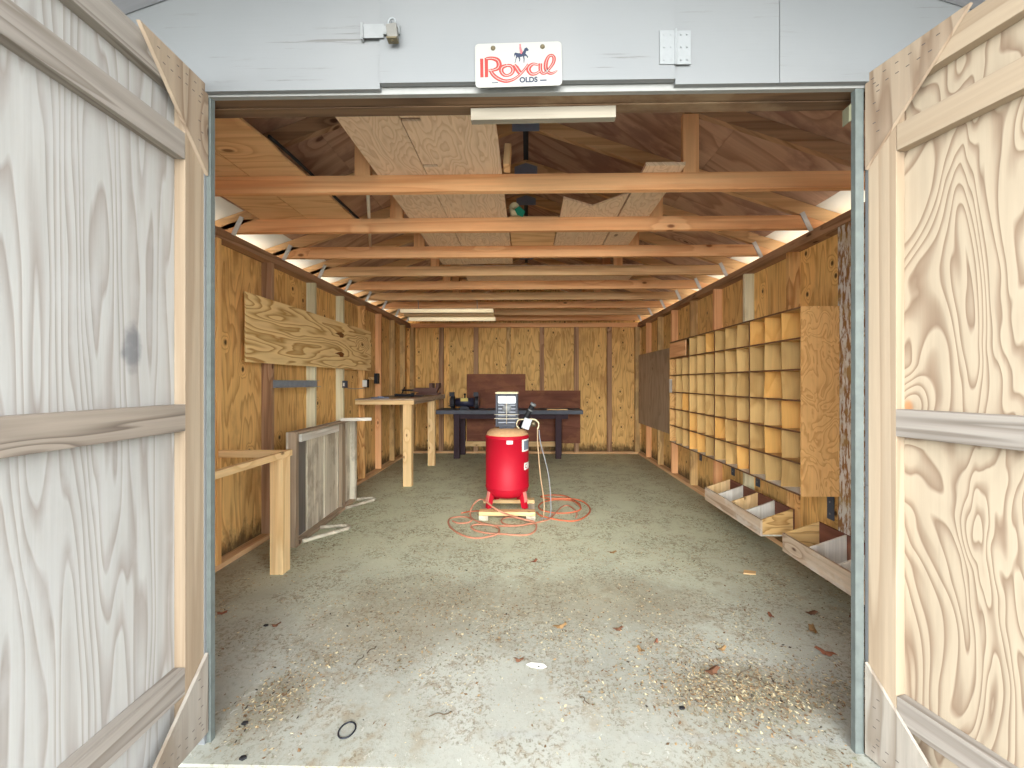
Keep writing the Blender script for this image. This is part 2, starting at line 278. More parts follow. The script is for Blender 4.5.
# ------------------------------------------------------------------ mesh helpers
class MB:
    def __init__(s): s.bm = bmesh.new(); s.mi = 0
    def _f(s, vs):
        try: f = s.bm.faces.new(vs); f.material_index = s.mi; return f
        except ValueError: return None
    def box(s, x0, x1, y0, y1, z0, z1, M=None):
        x0, x1 = sorted((x0, x1)); y0, y1 = sorted((y0, y1)); z0, z1 = sorted((z0, z1))
        p = [Vector(q) for q in ((x0,y0,z0),(x1,y0,z0),(x1,y1,z0),(x0,y1,z0),(x0,y0,z1),(x1,y0,z1),(x1,y1,z1),(x0,y1,z1))]
        if M is not None: p = [M @ q for q in p]
        v = [s.bm.verts.new(q) for q in p]
        for f in ((0,3,2,1),(4,5,6,7),(0,1,5,4),(1,2,6,5),(2,3,7,6),(3,0,4,7)): s._f([v[i] for i in f])
        return s
    def beam(s, a, b, w, h, up=(0,0,1)):
        a = Vector(a); b = Vector(b); d = b-a; L = d.length; d.normalize(); up = Vector(up)
        sx = d.cross(up); sx.normalize(); uz = sx.cross(d)
        M = Matrix((sx, d, uz)).transposed().to_4x4(); M.translation = a
        return s.box(-w/2, w/2, 0, L, -h/2, h/2, M)
    def prism(s, pts, h, M=None):
        """pts: 2D outline in local XY, extruded +h along Z; M maps to world"""
        M = M or Matrix.Identity(4)
        lo = [s.bm.verts.new(M @ Vector((x, y, 0))) for x, y in pts]; hi = [s.bm.verts.new(M @ Vector((x, y, h))) for x, y in pts]
        n = len(pts); s._f(lo[::-1]); s._f(hi)
        for i in range(n): s._f([lo[i], lo[(i+1) % n], hi[(i+1) % n], hi[i]])
        return s
    def lathe(s, prof, n=32, M=None, smooth=True):
        M = M or Matrix.Identity(4); rings = []
        for r, z in prof:
            if r < 1e-5: rings.append([s.bm.verts.new(M @ Vector((0, 0, z)))])
            else: rings.append([s.bm.verts.new(M @ Vector((r*math.cos(2*PI*i/n), r*math.sin(2*PI*i/n), z))) for i in range(n)])
        for a, b in zip(rings, rings[1:]):
            for i in range(n):
                j = (i+1) % n
                q = [a[0], b[j], b[i]] if len(a) == 1 else [a[i], a[j], b[0]] if len(b) == 1 else [a[i], a[j], b[j], b[i]]
                f = s._f(q)
                if f and smooth: f.smooth = True
        return s
    def cyl(s, a, b, r, n=16, r2=None, cap=True):
        a = Vector(a); b = Vector(b); L = (b-a).length
        M = Matrix.Translation(a) @ (b-a).to_track_quat('Z', 'Y').to_matrix().to_4x4()
        r2 = r if r2 is None else r2
        s.lathe(([(0, 0)] if cap else []) + [(r, 0), (r2, L)] + ([(0, L)] if cap else []), n, M, smooth=n > 8)
        return s
    def tube(s, pts, r, n=8):
        pts = [Vector(p) for p in pts]; rings = []
        up = Vector((0, 0, 1))
        for i, p in enumerate(pts):
            d = (pts[min(i+1, len(pts)-1)] - pts[max(i-1, 0)])
            if d.length < 1e-9: d = Vector((1, 0, 0))
            d.normalize()
            sx = d.cross(up)
            if sx.length < 0.05: sx = d.cross(Vector((0, 1, 0)))
            sx.normalize(); uz = sx.cross(d)
            rings.append([s.bm.verts.new(p + (sx*math.cos(2*PI*k/n) + uz*math.sin(2*PI*k/n))*r) for k in range(n)])
        for a, b in zip(rings, rings[1:]):
            for k in range(n):
                f = s._f([a[k], a[(k+1) % n], b[(k+1) % n], b[k]])
                if f: f.smooth = True
        s._f(rings[0][::-1]); s._f(rings[-1]); return s
    def sph(s, c, r, M=None, n=12):
        c = Vector(c); prof = [(r*math.sin(PI*i/n), -r*math.cos(PI*i/n)) for i in range(n+1)]
        prof[0] = (0, -r); prof[-1] = (0, r)
        return s.lathe(prof, n+4, Matrix.Translation(c) @ (M or Matrix.Identity(4)))
    def build(s, name, mats, parent=None, kind=None, label=None, bevel=0.0, off=(0, 0, 0)):
        bmesh.ops.recalc_face_normals(s.bm, faces=s.bm.faces)
        me = bpy.data.meshes.new(name)
        o0 = Vector(off)
        if o0.length: bmesh.ops.translate(s.bm, verts=s.bm.verts, vec=-o0)
        s.bm.to_mesh(me); s.bm.free()
        for m in (mats if isinstance(mats, (list, tuple)) else [mats]): me.materials.append(m)
        o = bpy.data.objects.new(name, me); COL.objects.link(o)
        if parent is not None: o.parent = parent
        o.location = o0
        if kind: o['kind'] = kind
        if label: o['label'] = label
        if bevel:
            b = o.modifiers.new('bevel', 'BEVEL'); b.width = bevel; b.segments = 2; b.limit_method = 'ANGLE'
        return o
def tag(o, label, cat, group=None, kind=None):
    o['label'] = label; o['category'] = cat
    if group: o['group'] = group
    if kind: o['kind'] = kind
    return o
def thing(name, label, cat, loc=(0, 0, 0), rz=0.0, group=None, kind=None):
    o = bpy.data.objects.new(name, None); COL.objects.link(o); o.location = loc; o.rotation_euler = (0, 0, rz); o.empty_display_size = 0.1
    return tag(o, label, cat, group, kind)
def smooth_path(pts, sub=6):
    P = [Vector(p) for p in pts]; out = []
    for i in range(len(P)-1):
        p0 = P[max(i-1, 0)]; p1 = P[i]; p2 = P[i+1]; p3 = P[min(i+2, len(P)-1)]
        for k in range(sub):
            t = k/sub
            out.append(0.5*((2*p1)+(p2-p0)*t+(2*p0-5*p1+4*p2-p3)*t*t+(3*p1-p0-3*p2+p3)*t**3))
    out.append(P[-1]); return out
def on_level(px, py, z=0.0):
    """place on the horizontal level z seen at pixel (px, py) of the photograph"""
    D = (1.35-z)*F/(py-382.0); t = (px-519.4)/F
    c, s = math.cos(YAW), math.sin(YAW)
    # camera space: (t*D, D) -> world
    return Vector((t*D*c - D*s, t*D*s + D*c, z))

XL, XR, YB = -2.21, 2.08, 7.50          # inner faces of studs
XC = -0.01; YF = 1.476; ZP = 2.46       # ridge x, front framing plane, top of wall plates
PITCH = 1/3.0
def zroof(x): return 3.325 - PITCH*abs(x-XC)   # underside of sheathing

# ------------------------------------------------------------------ setting
b = MB(); b.box(XL-0.14, XR+0.14, 1.385, YB+0.16, -0.12, 0.0)
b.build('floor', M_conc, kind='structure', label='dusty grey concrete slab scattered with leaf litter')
b = MB(); b.box(-14, 14, -12, 1.38, -0.16, -0.012)
b.build('floor_apron', M_apron, kind='structure')
b = MB(); b.box(-14, XL-0.16, 1.38, 16, -0.16, -0.03); b.box(XR+0.16, 14, 1.38, 16, -0.16, -0.03); b.box(XL-0.16, XR+0.16, YB+0.18, 16, -0.16, -0.03)
b.build('ground', plain('yard_ground', col(206, 202, 190), 0.95, 0, 0.1, 0.15, 4), kind='structure')

# side walls
def wall(name, xin, sgn, ys, mats_list, plates=True):
    xs = xin + sgn*0.089
    b = MB(); b.box(xs, xs+sgn*0.016, YF+0.1, YB+0.1, 0.0, ZP-0.02)
    w = b.build(name, M_wallply, kind='structure')
    b = MB(); b.box(xin, xs, YF+0.11, YB+0.09, 0.0, 0.038); b.build('bottom_plate', W_tan('Y'), w)
    b = MB(); b.box(xin, xs, YF+0.11, YB+0.09, ZP-0.038, ZP); b.box(xin-sgn*0.012, xs, YF+0.11, YB+0.09, ZP-0.076, ZP-0.040); b.build('top_plate', W_brown('Y'), w)
    for y, m in zip(ys, mats_list):
        if isinstance(m, tuple): m, wd = m
        else: wd = 0.038
        b = MB(); b.box(xin, xs, y, y+wd, 0.038, ZP-0.076); b.build('stud', m, w, off=(xin, y, 0), bevel=0.0015)
    return w
wl_ = wall('wall_left', XL, -1, [2.80, 3.40, 4.10, 4.74, 5.37, 5.98, 6.60, 7.15],
     [wood('orange_yellow_stud', col(236, 176, 96), col(196, 130, 62), 'Z', k=4, across=9, along=0.3, lines=0.5, fine=0.18, knots=0.4, kscale=1.9), W_brown('Z'), M_white_stud, M_white_stud, W_gold2('Z'), W_orange('Z'), W_olive('Z'), W_olive('Z')])  # first stud is orange-yellow wood by its own colour
wr_ = wall('wall_right', XR, 1, [2.575, 3.20, 3.84, 4.46, 5.10, 5.76, 6.36, 6.98],
     [(M_peel, 0.13), W_gold2('Z'), M_white_stud, W_orange('Z'), W_olive('Z'), W_orange('Z'), W_olive('Z'), W_orange('Z')])
# back wall with gable
b = MB()
M = Matrix.Translation((0, YB+0.089+0.016, 0)) @ Matrix.Rotation(PI/2, 4, 'X')
xo, x1_ = XL-0.105, XR+0.105
b.prism([(xo, 0), (x1_, 0), (x1_, zroof(x1_)-0.005), (XC, zroof(XC)-0.005), (xo, zroof(xo)-0.005)], 0.016, M)
wb_ = b.build('wall_back', M_wallply, kind='structure')
b = MB(); b.box(XL, XR, YB, YB+0.089, 0, 0.038); b.build('bottom_plate', W_tan('X'), wb_)
b = MB(); b.box(XL, XR, YB, YB+0.089, ZP-0.076, ZP); b.build('top_plate', W_orange('X'), wb_)
for i, x in enumerate([-2.21, -1.66, -1.0, -0.38, 0.25, 0.90, 1.52, 2.04]):
    b = MB(); b.box(x-0.01, x+0.072, YB, YB+0.089, 0.038, ZP-0.076)
    b.build('stud', [W_olive('Z'), W_brown('Z'), W_brown('Z'), W_olive('Z'), W_brown('Z'), W_brown('Z'), W_brown('Z'), W_olive('Z')][i], wb_, off=(x, YB, 0))

# front wall (painted outside) around the opening
OX0, OX1, OZ = -1.18, 1.213, 2.415
fw = MB()
for a, c in ((-2.33, OX0-0.02), (OX1+0.02, 2.20)):
    fw.box(a, c, YF-0.018, YF, -0.02, 2.44)
wf_ = fw.build('wall_front', M_siding, kind='structure', label='white painted plywood front of the shed')
def gable_piece(x0, x1, z0, y0, y1, parent, name, ztop=None, mat=None):
    xs = [x0] + ([XC] if x0 < XC < x1 else []) + [x1]
    top = [(x, min(zroof(x)-0.02, ztop) if ztop else zroof(x)-0.02) for x in xs]
    b = MB(); M = Matrix.Translation((0, y1, 0)) @ Matrix.Rotation(PI/2, 4, 'X')
    b.prism([(x0, z0), (x1, z0)] + top[::-1], y1-y0, M)
    return b.build(name, mat or M_siding, parent, off=((x0+x1)/2, y0, z0))
HX0, HX1 = -0.536, 0.532
gable_piece(-2.33, HX0-0.003, 2.422, YF-0.030, YF-0.012, wf_, 'gable_siding')
gable_piece(HX1+0.003, 0.905, 2.424, YF-0.030, YF-0.012, wf_, 'gable_siding')
gable_piece(0.907, 2.20, 2.424, YF-0.031, YF-0.012, wf_, 'gable_siding')
gable_piece(HX0, HX1, 3.02, YF-0.030, YF-0.012, wf_, 'gable_siding')
b = MB(); b.box(-1.3, 1.3, YF-0.011, YF+0.008, OZ, OZ+0.09); b.build('head_trim', plain('weathered_white_trim', col(132, 132, 128), 0.7), wf_)
b = MB(); b.box(-2.2, 2.08, YF+0.009, YF+0.047, OZ, 2.62); b.box(-2.2, 2.08, YF+0.055, YF+0.105, OZ-0.002, 2.62); b.box(-2.2, 2.08, YF+0.046, YF+0.056, OZ+0.004, 2.62)
b.build('header_beam', W_header('X'), wf_, label='rough sawn header beam over the doorway')
for (x0, x1) in ((-1.20, -1.184), (1.192, 1.222)):
    b = MB(); b.box(x0, x1, YF-0.008, YF+0.012, 0, OZ)
    b.build('metal_jamb', M_jamb, wf_, label='galvanised metal edge of the doorway')
b = MB(); b.box(-2.2, -1.29, YF+0.002, YF+0.09, 0, OZ); b.box(1.31, 2.08, YF+0.002, YF+0.09, 0, OZ); b.build('framing', W_tan('Z'), wf_)
b = MB(); b.prism([(0, 0), (0.04, 0.03), (0.04, 0.10), (0, 0.06)], 0.03, Matrix.Translation((OX1-0.03, YF+0.04, OZ-0.11)) @ Matrix.Rotation(PI/2, 4, 'X')); b.build('corner_block', plain('greenish_wood_block', col(104, 102, 80), 0.8), wf_)

# roof sheathing and rafters' overhang
for sgn, nm in ((-1, 'ceiling_left'), (1, 'ceiling_right')):
    xe = -2.78 if sgn < 0 else 2.66
    first = None
    ys = [0.10, 2.35, 4.79, 7.23, 7.95]  # roof carried forward out of view to shade siding, doors and front floor
    root = None
    for j in range(4):
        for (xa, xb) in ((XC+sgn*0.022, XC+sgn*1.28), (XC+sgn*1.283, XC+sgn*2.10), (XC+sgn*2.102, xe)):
            y0, y1 = (ys[j], ys[j+1]) if abs(xa-XC) < 0.1 else ([0.10, 3.55, 5.99, 7.95, None][j], [3.55, 5.99, 7.95, None, None][j])
            if y1 is None or y0 is None: continue
            b = MB(); g = 0.0015
            za, zb = zroof(xa), zroof(xb)
            M = Matrix.Translation((0, y1-g, 0)) @ Matrix.Rotation(PI/2, 4, 'X')
            b.prism([(xa, za), (xb, zb), (xb, zb+0.013), (xa, za+0.013)], (y1-y0)-2*g, M)
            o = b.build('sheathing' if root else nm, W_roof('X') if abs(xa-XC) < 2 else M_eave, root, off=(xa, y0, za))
            if root: o.location = Vector((xa, y0, za)) - root.location
            else: root = o; o['kind'] = 'structure'; o['label'] = 'plywood underside of the roof slope'
    b = MB(); M = Matrix.Translation((0, 7.98, 0)) @ Matrix.Rotation(PI/2, 4, 'X')
    b.prism([(XC, zroof(XC)+0.016), (xe+sgn*0.02, zroof(xe)+0.010), (xe+sgn*0.02, zroof(xe)+0.03), (XC, zroof(XC)+0.036)], 7.92, M)
    o = b.build('shingle_layer', plain('dark_roofing', col(70, 70, 72), 0.9), root); o.location -= root.location
    # grey boxed rake soffit over the doorway, its unseen front stretch added for shade
    b = MB(); M = Matrix.Translation((0, YF-0.034, 0)) @ Matrix.Rotation(PI/2, 4, 'X')
    b.prism([(XC, zroof(XC)-0.125), (xe, zroof(xe)-0.125), (xe, zroof(xe)-0.11), (XC, zroof(XC)-0.11)], 1.34, M)
    o = b.build('rake_soffit', M_soffit, root); o.location -= root.location
    b = MB(); M = Matrix.Translation((0, YF-0.034-1.34, 0)) @ Matrix.Rotation(PI/2, 4, 'X')
    b.prism([(XC, zroof(XC)-0.15), (xe, zroof(xe)-0.15), (xe, zroof(xe)+0.03), (XC, zroof(XC)+0.03)], 0.02, M)
    o = b.build('rake_fascia', M_white, root); o.location -= root.location

# ------------------------------------------------------------------ trusses
ORD = ['first', 'second', 'third', 'fourth', 'fifth', 'sixth', 'seventh', 'eighth', 'ninth']
for i in range(9):
    y = 2.31 + 0.61*i
    m = [W_orange('X'), W_orange('X'), W_orange('X'), W_tan('X'), W_orange('X'), W_tan('X'), W_orange('X'), W_tan('X'), W_orange('X')][i]
    t = thing('roof_truss', 'wooden roof truss spanning wall to wall, %s beam back from the doorway' % ORD[i], 'roof truss', (XC, y, ZP), group='roof trusses across the shed')
    def P(bm_, name, mat, label=None):
        o = bm_.build(name, mat, t, label=label); o.location = (0, 0, 0); return o
    h = 0.098
    x0, x1 = XL-0.085-XC, XR+0.085-XC
    b = MB(); M = Matrix.Translation((0, 0.038, 0)) @ Matrix.Rotation(PI/2, 4, 'X')
    b.prism([(x0, 0.001), (x1, 0.001), (x1, 0.04), (x1-0.17, h), (x0+0.17, h), (x0, 0.04)], 0.038, M); P(b, 'bottom_chord', m)
    for s in (-1, 1):
        xe = s*(2.70)
        b = MB()
        def zu(x): return zroof(XC)-ZP-0.003 - PITCH*abs(x)
        b.prism([(0, zu(0)-0.094), (xe, zu(xe)-0.094), (xe, zu(xe)), (0, zu(0))], 0.038, M); P(b, 'rafter', W_tan('X') if i else W_brown('X'))
        b = MB(); xq = s*0.955
        b.box(xq-0.045, xq+0.045, 0.001, 0.037, h+0.001, zu(xq)-0.108 ); P(b, 'web_post', W_orange('Z'))
        b = MB(); xs_ = (x0+0.12) if s < 0 else (x1-0.12)
        b.box(-0.017, 0.017, -0.005, -0.001, -0.02, 0.13, Matrix.Translation((xs_, 0, 0)) @ Matrix.Rotation(-s*0.45, 4, 'Y')); P(b, 'hurricane_tie', plain('bright_tie_steel', col(190, 192, 194), 0.5, 0.1))
    b = MB(); b.prism([(-0.10, zu(0.1)-0.10), (0.10, zu(0.1)-0.10), (0.10, zu(0.1)-0.03), (0, zu(0)-0.03), (-0.10, zu(0.1)-0.03)], 0.002, Matrix.Translation((0, -0.0005, 0)) @ Matrix.Rotation(PI/2, 4, 'X')); P(b, 'ridge_plate', plain('bluish_gang_plate', col(136, 150, 172), 0.5, 0.1))

# ------------------------------------------------------------------ open double doors
M_nail = plain('old_nail_head', col(78, 70, 66), 0.7)
def door(name, X0, Y0, d, sgn, ztop, zbot, rails, panel_mat, wid, label, gus, stile_mat):
    d = Vector(d).normalized(); rz = math.atan2(d.y, d.x)
    t = thing(name, label, 'door', (X0, Y0, 0), rz, kind='structure')
    def P(bm_, nm, mat, lab=None, bev=0.0): return bm_.build(nm, mat, t, label=lab, bevel=bev)
    f = lambda a: a*sgn              # +: toward the opening
    th = 0.038
    b = MB(); b.box(0, wid, f(-th), f(-th-0.014), zbot, ztop-0.004); P(b, 'panel', panel_mat)
    b = MB(); b.box(0, 0.089, f(-th), 0, zbot+0.01, ztop); P(b, 'stile', stile_mat, bev=0.002)
    b = MB(); b.box(wid-0.089, wid, f(-th), 0, zbot+0.01, ztop-0.09); P(b, 'stile', stile_mat, bev=0.002)
    for k, (z0, z1, mat, dx) in enumerate(rails):
        b = MB(); b.box(dx, wid-0.09, f(-th), f(0.001*(k % 2)), z0, z1); P(b, 'rail', mat, bev=0.002)
    # plywood corner gussets, grain running with the slanted edge
    for (pts, mat) in gus:
        b = MB(); M = Matrix.Rotation(PI/2, 4, 'X')
        b.prism(pts, 0.012, Matrix.Translation((0, f(0.002) + (0.012 if sgn > 0 else 0.0), 0)) @ M); 
        zt = max(p[1] for p in pts) if pts[1][1] > 1 else min(p[1] for p in pts); sg = -1 if pts[1][1] > 1 else 1
        b.mi = 1
        for k in range(6):
            for (nx, nz_) in ((0.025+0.037*k, zt+sg*0.03), (0.03+0.012*(k % 2), zt+sg*(0.05+0.035*k)), (0.04+0.03*k, zt+sg*0.065)):
                if nx/0.27+abs(nz_-zt)/0.30 > 0.93: continue
                b.box(nx-0.005, nx+0.005, f(0.0142), f(0.0135), nz_-0.0015, nz_+0.0015)
        P(b, 'corner_gusset', [mat, M_nail], 'triangular plywood corner brace')
    # far-end hinges on the jamb side
    for z in (0.45, 1.3, 2.2):
        b = MB(); b.cyl((-0.008, f(-0.045), z-0.04), (-0.008, f(-0.045), z+0.04), 0.008, 10); P(b, 'hinge', M_galv)
    return t
G3 = wood('bleached_gusset_plywood', col(160, 152, 140), col(122, 108, 92), 'Z', k=6, across=8, along=0.8, lines=0.7, fine=0.2, knots=0.4, kscale=2.6, tonal=0.2, blotch=col(110, 92, 70), bl_amt=0.4, out=True); G2 = wood('gusset_plywood', col(166, 148, 126), col(118, 94, 74), 'Z', k=6, across=8, along=0.6, lines=0.7, fine=0.15, knots=0.4, kscale=2.6, tonal=0.1, out=True)
door('door_1', -1.203, 1.462, (0.043, -1), 1, 2.44, 0.05,
     [(2.345, 2.44, W_rail('X'), 0.09), (2.13, 2.222, W_rail('X'), 0.09), (1.178, 1.272, wood('grey_banded_rail', col(150, 138, 124), col(92, 80, 70), 'X', k=7, across=11, along=0.7, lines=0.8, fine=0.2, knots=0.5, kscale=2.2, tonal=0.14, out=True), 0.086), (0.255, 0.35, W_rail('X'), 0.09)],
     W_doorply('Z'), 1.18, 'left weathered plywood door leaf standing open against the left side',
     [([(0.0, 2.12), (0.275, 2.452), (0.0, 2.452)], G2), ([(0.0, 0.045), (0.30, 0.045), (0.0, 0.34)], G3)], W_stile('Z'))
door('door_2', 1.232, 1.462, (0.256, -1), -1, 2.44, 0.03,
     [(2.345, 2.44, W_stile('X'), 0.09), (2.135, 2.222, W_stile('X'), 0.09), (1.165, 1.258, W_rail('X'), 0.086), (0.195, 0.285, W_rail('X'), 0.09)],
     W_doorply2('Z'), 1.18, 'right plywood door leaf with swirling grain standing open on the right',
     [([(0.0, 2.115), (0.285, 2.455), (0.0, 2.455)], G2), ([(0.0, 0.01), (0.30, 0.01), (0.0, 0.34)], G3)], W_stile('Z'))
bpy.data.objects['door_1']['kind'] = 'structure'

# hatch door above the opening
YH = YF-0.034
t = thing('door_3', 'white painted hatch door in the gable above the doorway', 'hatch door', (HX0, YH, 2.44), kind='structure')
def PH(bm_, nm, mat, bev=0.0): o = bm_.build(nm, mat, t, bevel=bev); o.location = -t.location; return o
b = MB(); b.box(HX0, HX1, YH-0.004, YH+0.016, 2.438, 3.015)
PH(b, 'hatch_panel', M_siding)
b = MB(); b.box(0.475, 0.528, YH-0.0085, YH-0.0045, 2.488, 2.608); b.box(0.536, 0.586, YH-0.0065, YH-0.0025, 2.488, 2.608); b.cyl((0.532, YH-0.008, 2.485), (0.532, YH-0.008, 2.612), 0.005, 8)
for zz in (2.503, 2.548, 2.593):
    for xx in (0.49, 0.514, 0.550, 0.572): b.cyl((xx, YH-0.010, zz), (xx, YH-0.007, zz), 0.003, 8)
PH(b, 'hinge', plain('painted_hinge', col(124, 127, 127), 0.6))
b = MB(); b.box(-0.599, -0.519, YH-0.012, YH-0.009, 2.596, 2.646); b.box(-0.519, -0.459, YH-0.016, YH-0.010, 2.606, 2.636); b.box(-0.602, -0.594, YH-0.016, YH+0.003, 2.590, 2.649)
b.box(-0.594, -0.529, YH-0.009, YH+0.003, 2.614, 2.639)
b.cyl((-0.596, YH-0.014, 2.594), (-0.596, YH-0.014, 2.634), 0.005, 8)
PH(b, 'hasp', plain('painted_hasp', col(126, 128, 127), 0.6))
b = MB(); b.tube([(-0.484, YH-0.0045, 2.614), (-0.484, YH-0.028, 2.614), (-0.484, YH-0.032, 2.626), (-0.484, YH-0.028, 2.638), (-0.484, YH-0.0045, 2.638)], 0.003, 8); PH(b, 'staple', M_galv)
# padlock
t = thing('padlock', 'silver laminated padlock hanging from the gable hatch hasp', 'padlock', (-0.476, YH-0.034, 2.570))
t.scale = (0.8, 0.8, 0.8)
b = MB(); b.box(-0.024, 0.024, -0.014, 0.014, 0.0, 0.062, Matrix.Rotation(-0.12, 4, 'Y')); b.build('body', plain('brushed_padlock', col(112, 110, 104), 0.5, 0.2), t, bevel=0.004)
b = MB(); b.tube(smooth_path([(-0.022, 0, 0.05), (-0.022, 0, 0.075), (-0.012, 0, 0.092), (0.002, 0, 0.092), (0.010, 0, 0.078), (0.010, 0, 0.055)]), 0.0045, 8); b.build('shackle', M_galv, t)
b = MB(); b.box(-0.026, 0.020, -0.016, 0.016, -0.007, 0.0005); b.cyl((-0.003, 0, -0.009), (-0.003, 0, -0.006), 0.008, 12); b.build('keyway_plate', M_brass, t)

# licence plate sign with script lettering
YP = YH-0.009
t = thing('sign_plate', 'white metal plate with red script Royal lettering and a horse rider', 'sign', (-0.031, YP, 2.492))
t.rotation_euler = (0, math.radians(-0.9), 0)
PXS = 0.312/864.0
def q(x, y): return ((x-500)*PXS, (312-y)*PXS)
def rrect(w, h, r, n=5):
    pts = []
    for cx, cz, a0 in ((w/2-r, h/2-r, 0), (-w/2+r, h/2-r, 90), (-w/2+r, -h/2+r, 180), (w/2-r, -h/2+r, 270)):
        for k in range(n+1): a = math.radians(a0+90*k/n); pts.append((cx+r*math.cos(a), cz+r*math.sin(a)))
    return pts
RX = Matrix.Rotation(PI/2, 4, 'X')
b = MB(); b.prism(rrect(0.312, 0.158, 0.014), 0.0015, RX); b.build('plate', M_plate, t)
def ribbon(b, pts, w, y):
    """flat ink stroke, width w (number or list) on the plate face"""
    P = smooth_path([(q(*p)[0], q(*p)[1], 0) for p in pts], 6); n = len(P)
    ws = w if isinstance(w, (list, tuple)) else [w, w]
    L, Rr = [], []
    for i, p in enumerate(P):
        d = P[min(i+1, n-1)]-P[max(i-1, 0)]; d.normalize(); nn = Vector((-d.y, d.x, 0)); f = i/(n-1)*(len(ws)-1); k = min(int(f), len(ws)-2)
        ww = (ws[k]*(1-(f-k))+ws[k+1]*(f-k))*PXS/2
        L.append(b.bm.verts.new((p.x+nn.x*ww, y, p.y+nn.y*ww))); Rr.append(b.bm.verts.new((p.x-nn.x*ww, y, p.y-nn.y*ww)))
    for i in range(n-1): b._f([L[i], L[i+1], Rr[i+1], Rr[i]])
STR = [([(134, 242), (134, 430)], 32, 0), ([(180, 236), (180, 430)], 34, 0),
       ([(180, 246), (235, 242), (290, 262), (308, 305), (290, 345), (240, 362), (200, 362)], [26, 30, 40, 44, 36, 24, 18], 8),
       ([(215, 350), (245, 405), (300, 450), (370, 474), (440, 462), (500, 425), (555, 370), (600, 312)], [26, 34, 34, 30, 26, 22, 22, 20], 7),
       ([(385, 318), (340, 335), (328, 370), (350, 408), (390, 418), (430, 400), (446, 362), (425, 325), (385, 318)], [26, 36, 38, 32, 24, 30, 34, 28, 26], 9),
       ([(458, 312), (480, 345), (505, 385), (522, 402)], [20, 40, 40, 26], 9),
       ([(700, 325), (650, 312), (612, 335), (600, 370), (625, 408), (670, 410), (712, 385)], [18, 24, 36, 40, 32, 24, 20], 9),
       ([(720, 308), (718, 370), (735, 405), (770, 405), (800, 375)], [30, 32, 26, 22, 20], 7),
       ([(760, 400), (800, 370), (845, 310), (855, 260), (835, 232), (800, 245), (775, 300), (772, 360), (795, 400), (835, 410), (890, 382)], [18, 22, 28, 30, 24, 26, 34, 36, 30, 22, 10], 7)]
b = MB()
for k, (pts, w, inl) in enumerate(STR): ribbon(b, pts, [x*1.2 for x in w] if isinstance(w, list) else w, -0.00195-0.00003*k)
b.build('red_lettering', M_platered, t)
b = MB()
for pts, w, inl in STR:
    if inl: ribbon(b, pts, inl*0.75, -0.0024)
b.build('lettering_inline', M_plate, t)
cu = bpy.data.curves.new('olds', 'FONT'); cu.body = 'OLDS'; cu.size = 0.0255; cu.extrude = 0.0001; cu.offset = 0.0011; cu.space_character = 1.02
to = bpy.data.objects.new('olds_tmp', cu); COL.objects.link(to); bpy.context.view_layer.update()
me = bpy.data.meshes.new_from_object(to.evaluated_get(bpy.context.evaluated_depsgraph_get())); bpy.data.objects.remove(to); bpy.data.curves.remove(cu)
me.transform(Matrix.Translation((q(508, 0)[0], -0.0021, q(0, 490)[1])) @ RX)
me.materials.append(M_navy); lo = bpy.data.objects.new('small_lettering', me); COL.objects.link(lo); lo.parent = t
b = MB(); x0, z0 = q(712, 482); x1, z1 = q(778, 470); b.box(x0, x1, -0.0022, -0.0018, z0, z1); b.build('dash_mark', M_navy, t); b = MB(); x0, z0 = q(230, 490); x1, z1 = q(295, 483); b.box(x0, x1, -0.0022, -0.0018, z0, z1); b.build('dash_mark', M_navy, t)
b = MB()   # horse
hp = [(462, 240), (458, 205), (472, 192), (500, 200), (535, 200), (555, 175), (565, 152), (585, 145), (604, 165), (600, 182), (582, 178), (572, 205), (590, 225), (600, 240), (592, 252), (580, 232), (560, 228), (562, 262), (558, 298), (552, 298), (552, 260), (545, 232), (515, 240), (520, 262), (512, 285), (506, 278), (510, 262), (495, 236), (482, 250), (468, 298), (463, 296), (474, 250), (478, 225), (470, 215)]
b.prism([q(*p) for p in hp], 0.0003, Matrix.Translation((0, -0.0018, 0)) @ RX); b.build('horse_figure', M_navy, t)
b = MB(); b.prism([q(*p) for p in [(510, 150), (514, 128), (510, 115), (520, 106), (530, 115), (527, 130), (535, 160), (545, 185), (530, 212), (518, 195)]], 0.0003, Matrix.Translation((0, -0.0022, 0)) @ RX); b.build('rider_figure', plain('faded_rider_red', col(176, 84, 86), 0.5), t)
for x in (250, 742):
    b = MB(); cx, cz = q(x, 142); b.cyl((cx, -0.001, cz), (cx, -0.005, cz), 0.0055, 6); b.cyl((cx, -0.0015, cz), (cx, -0.003, cz), 0.0085, 12); b.build('bolt', M_brass, t)

# white painted cleat under the header
b = MB(); b.box(-0.28, 0.28, -0.016, 0.014, -0.022, 0.024, Matrix.Rotation(-0.008, 4, 'Y'))
o = b.build('wood_cleat', wood('cream_painted_strip', col(146, 138, 122), col(118, 108, 92), 'X', k=4, across=8, along=0.5, lines=0.5, fine=0.2, knots=0, out=True), bevel=0.002); o.location = (0.062, 1.552, 2.388); tag(o, 'short pale painted wood strip fixed under the doorway header', 'wood strip')

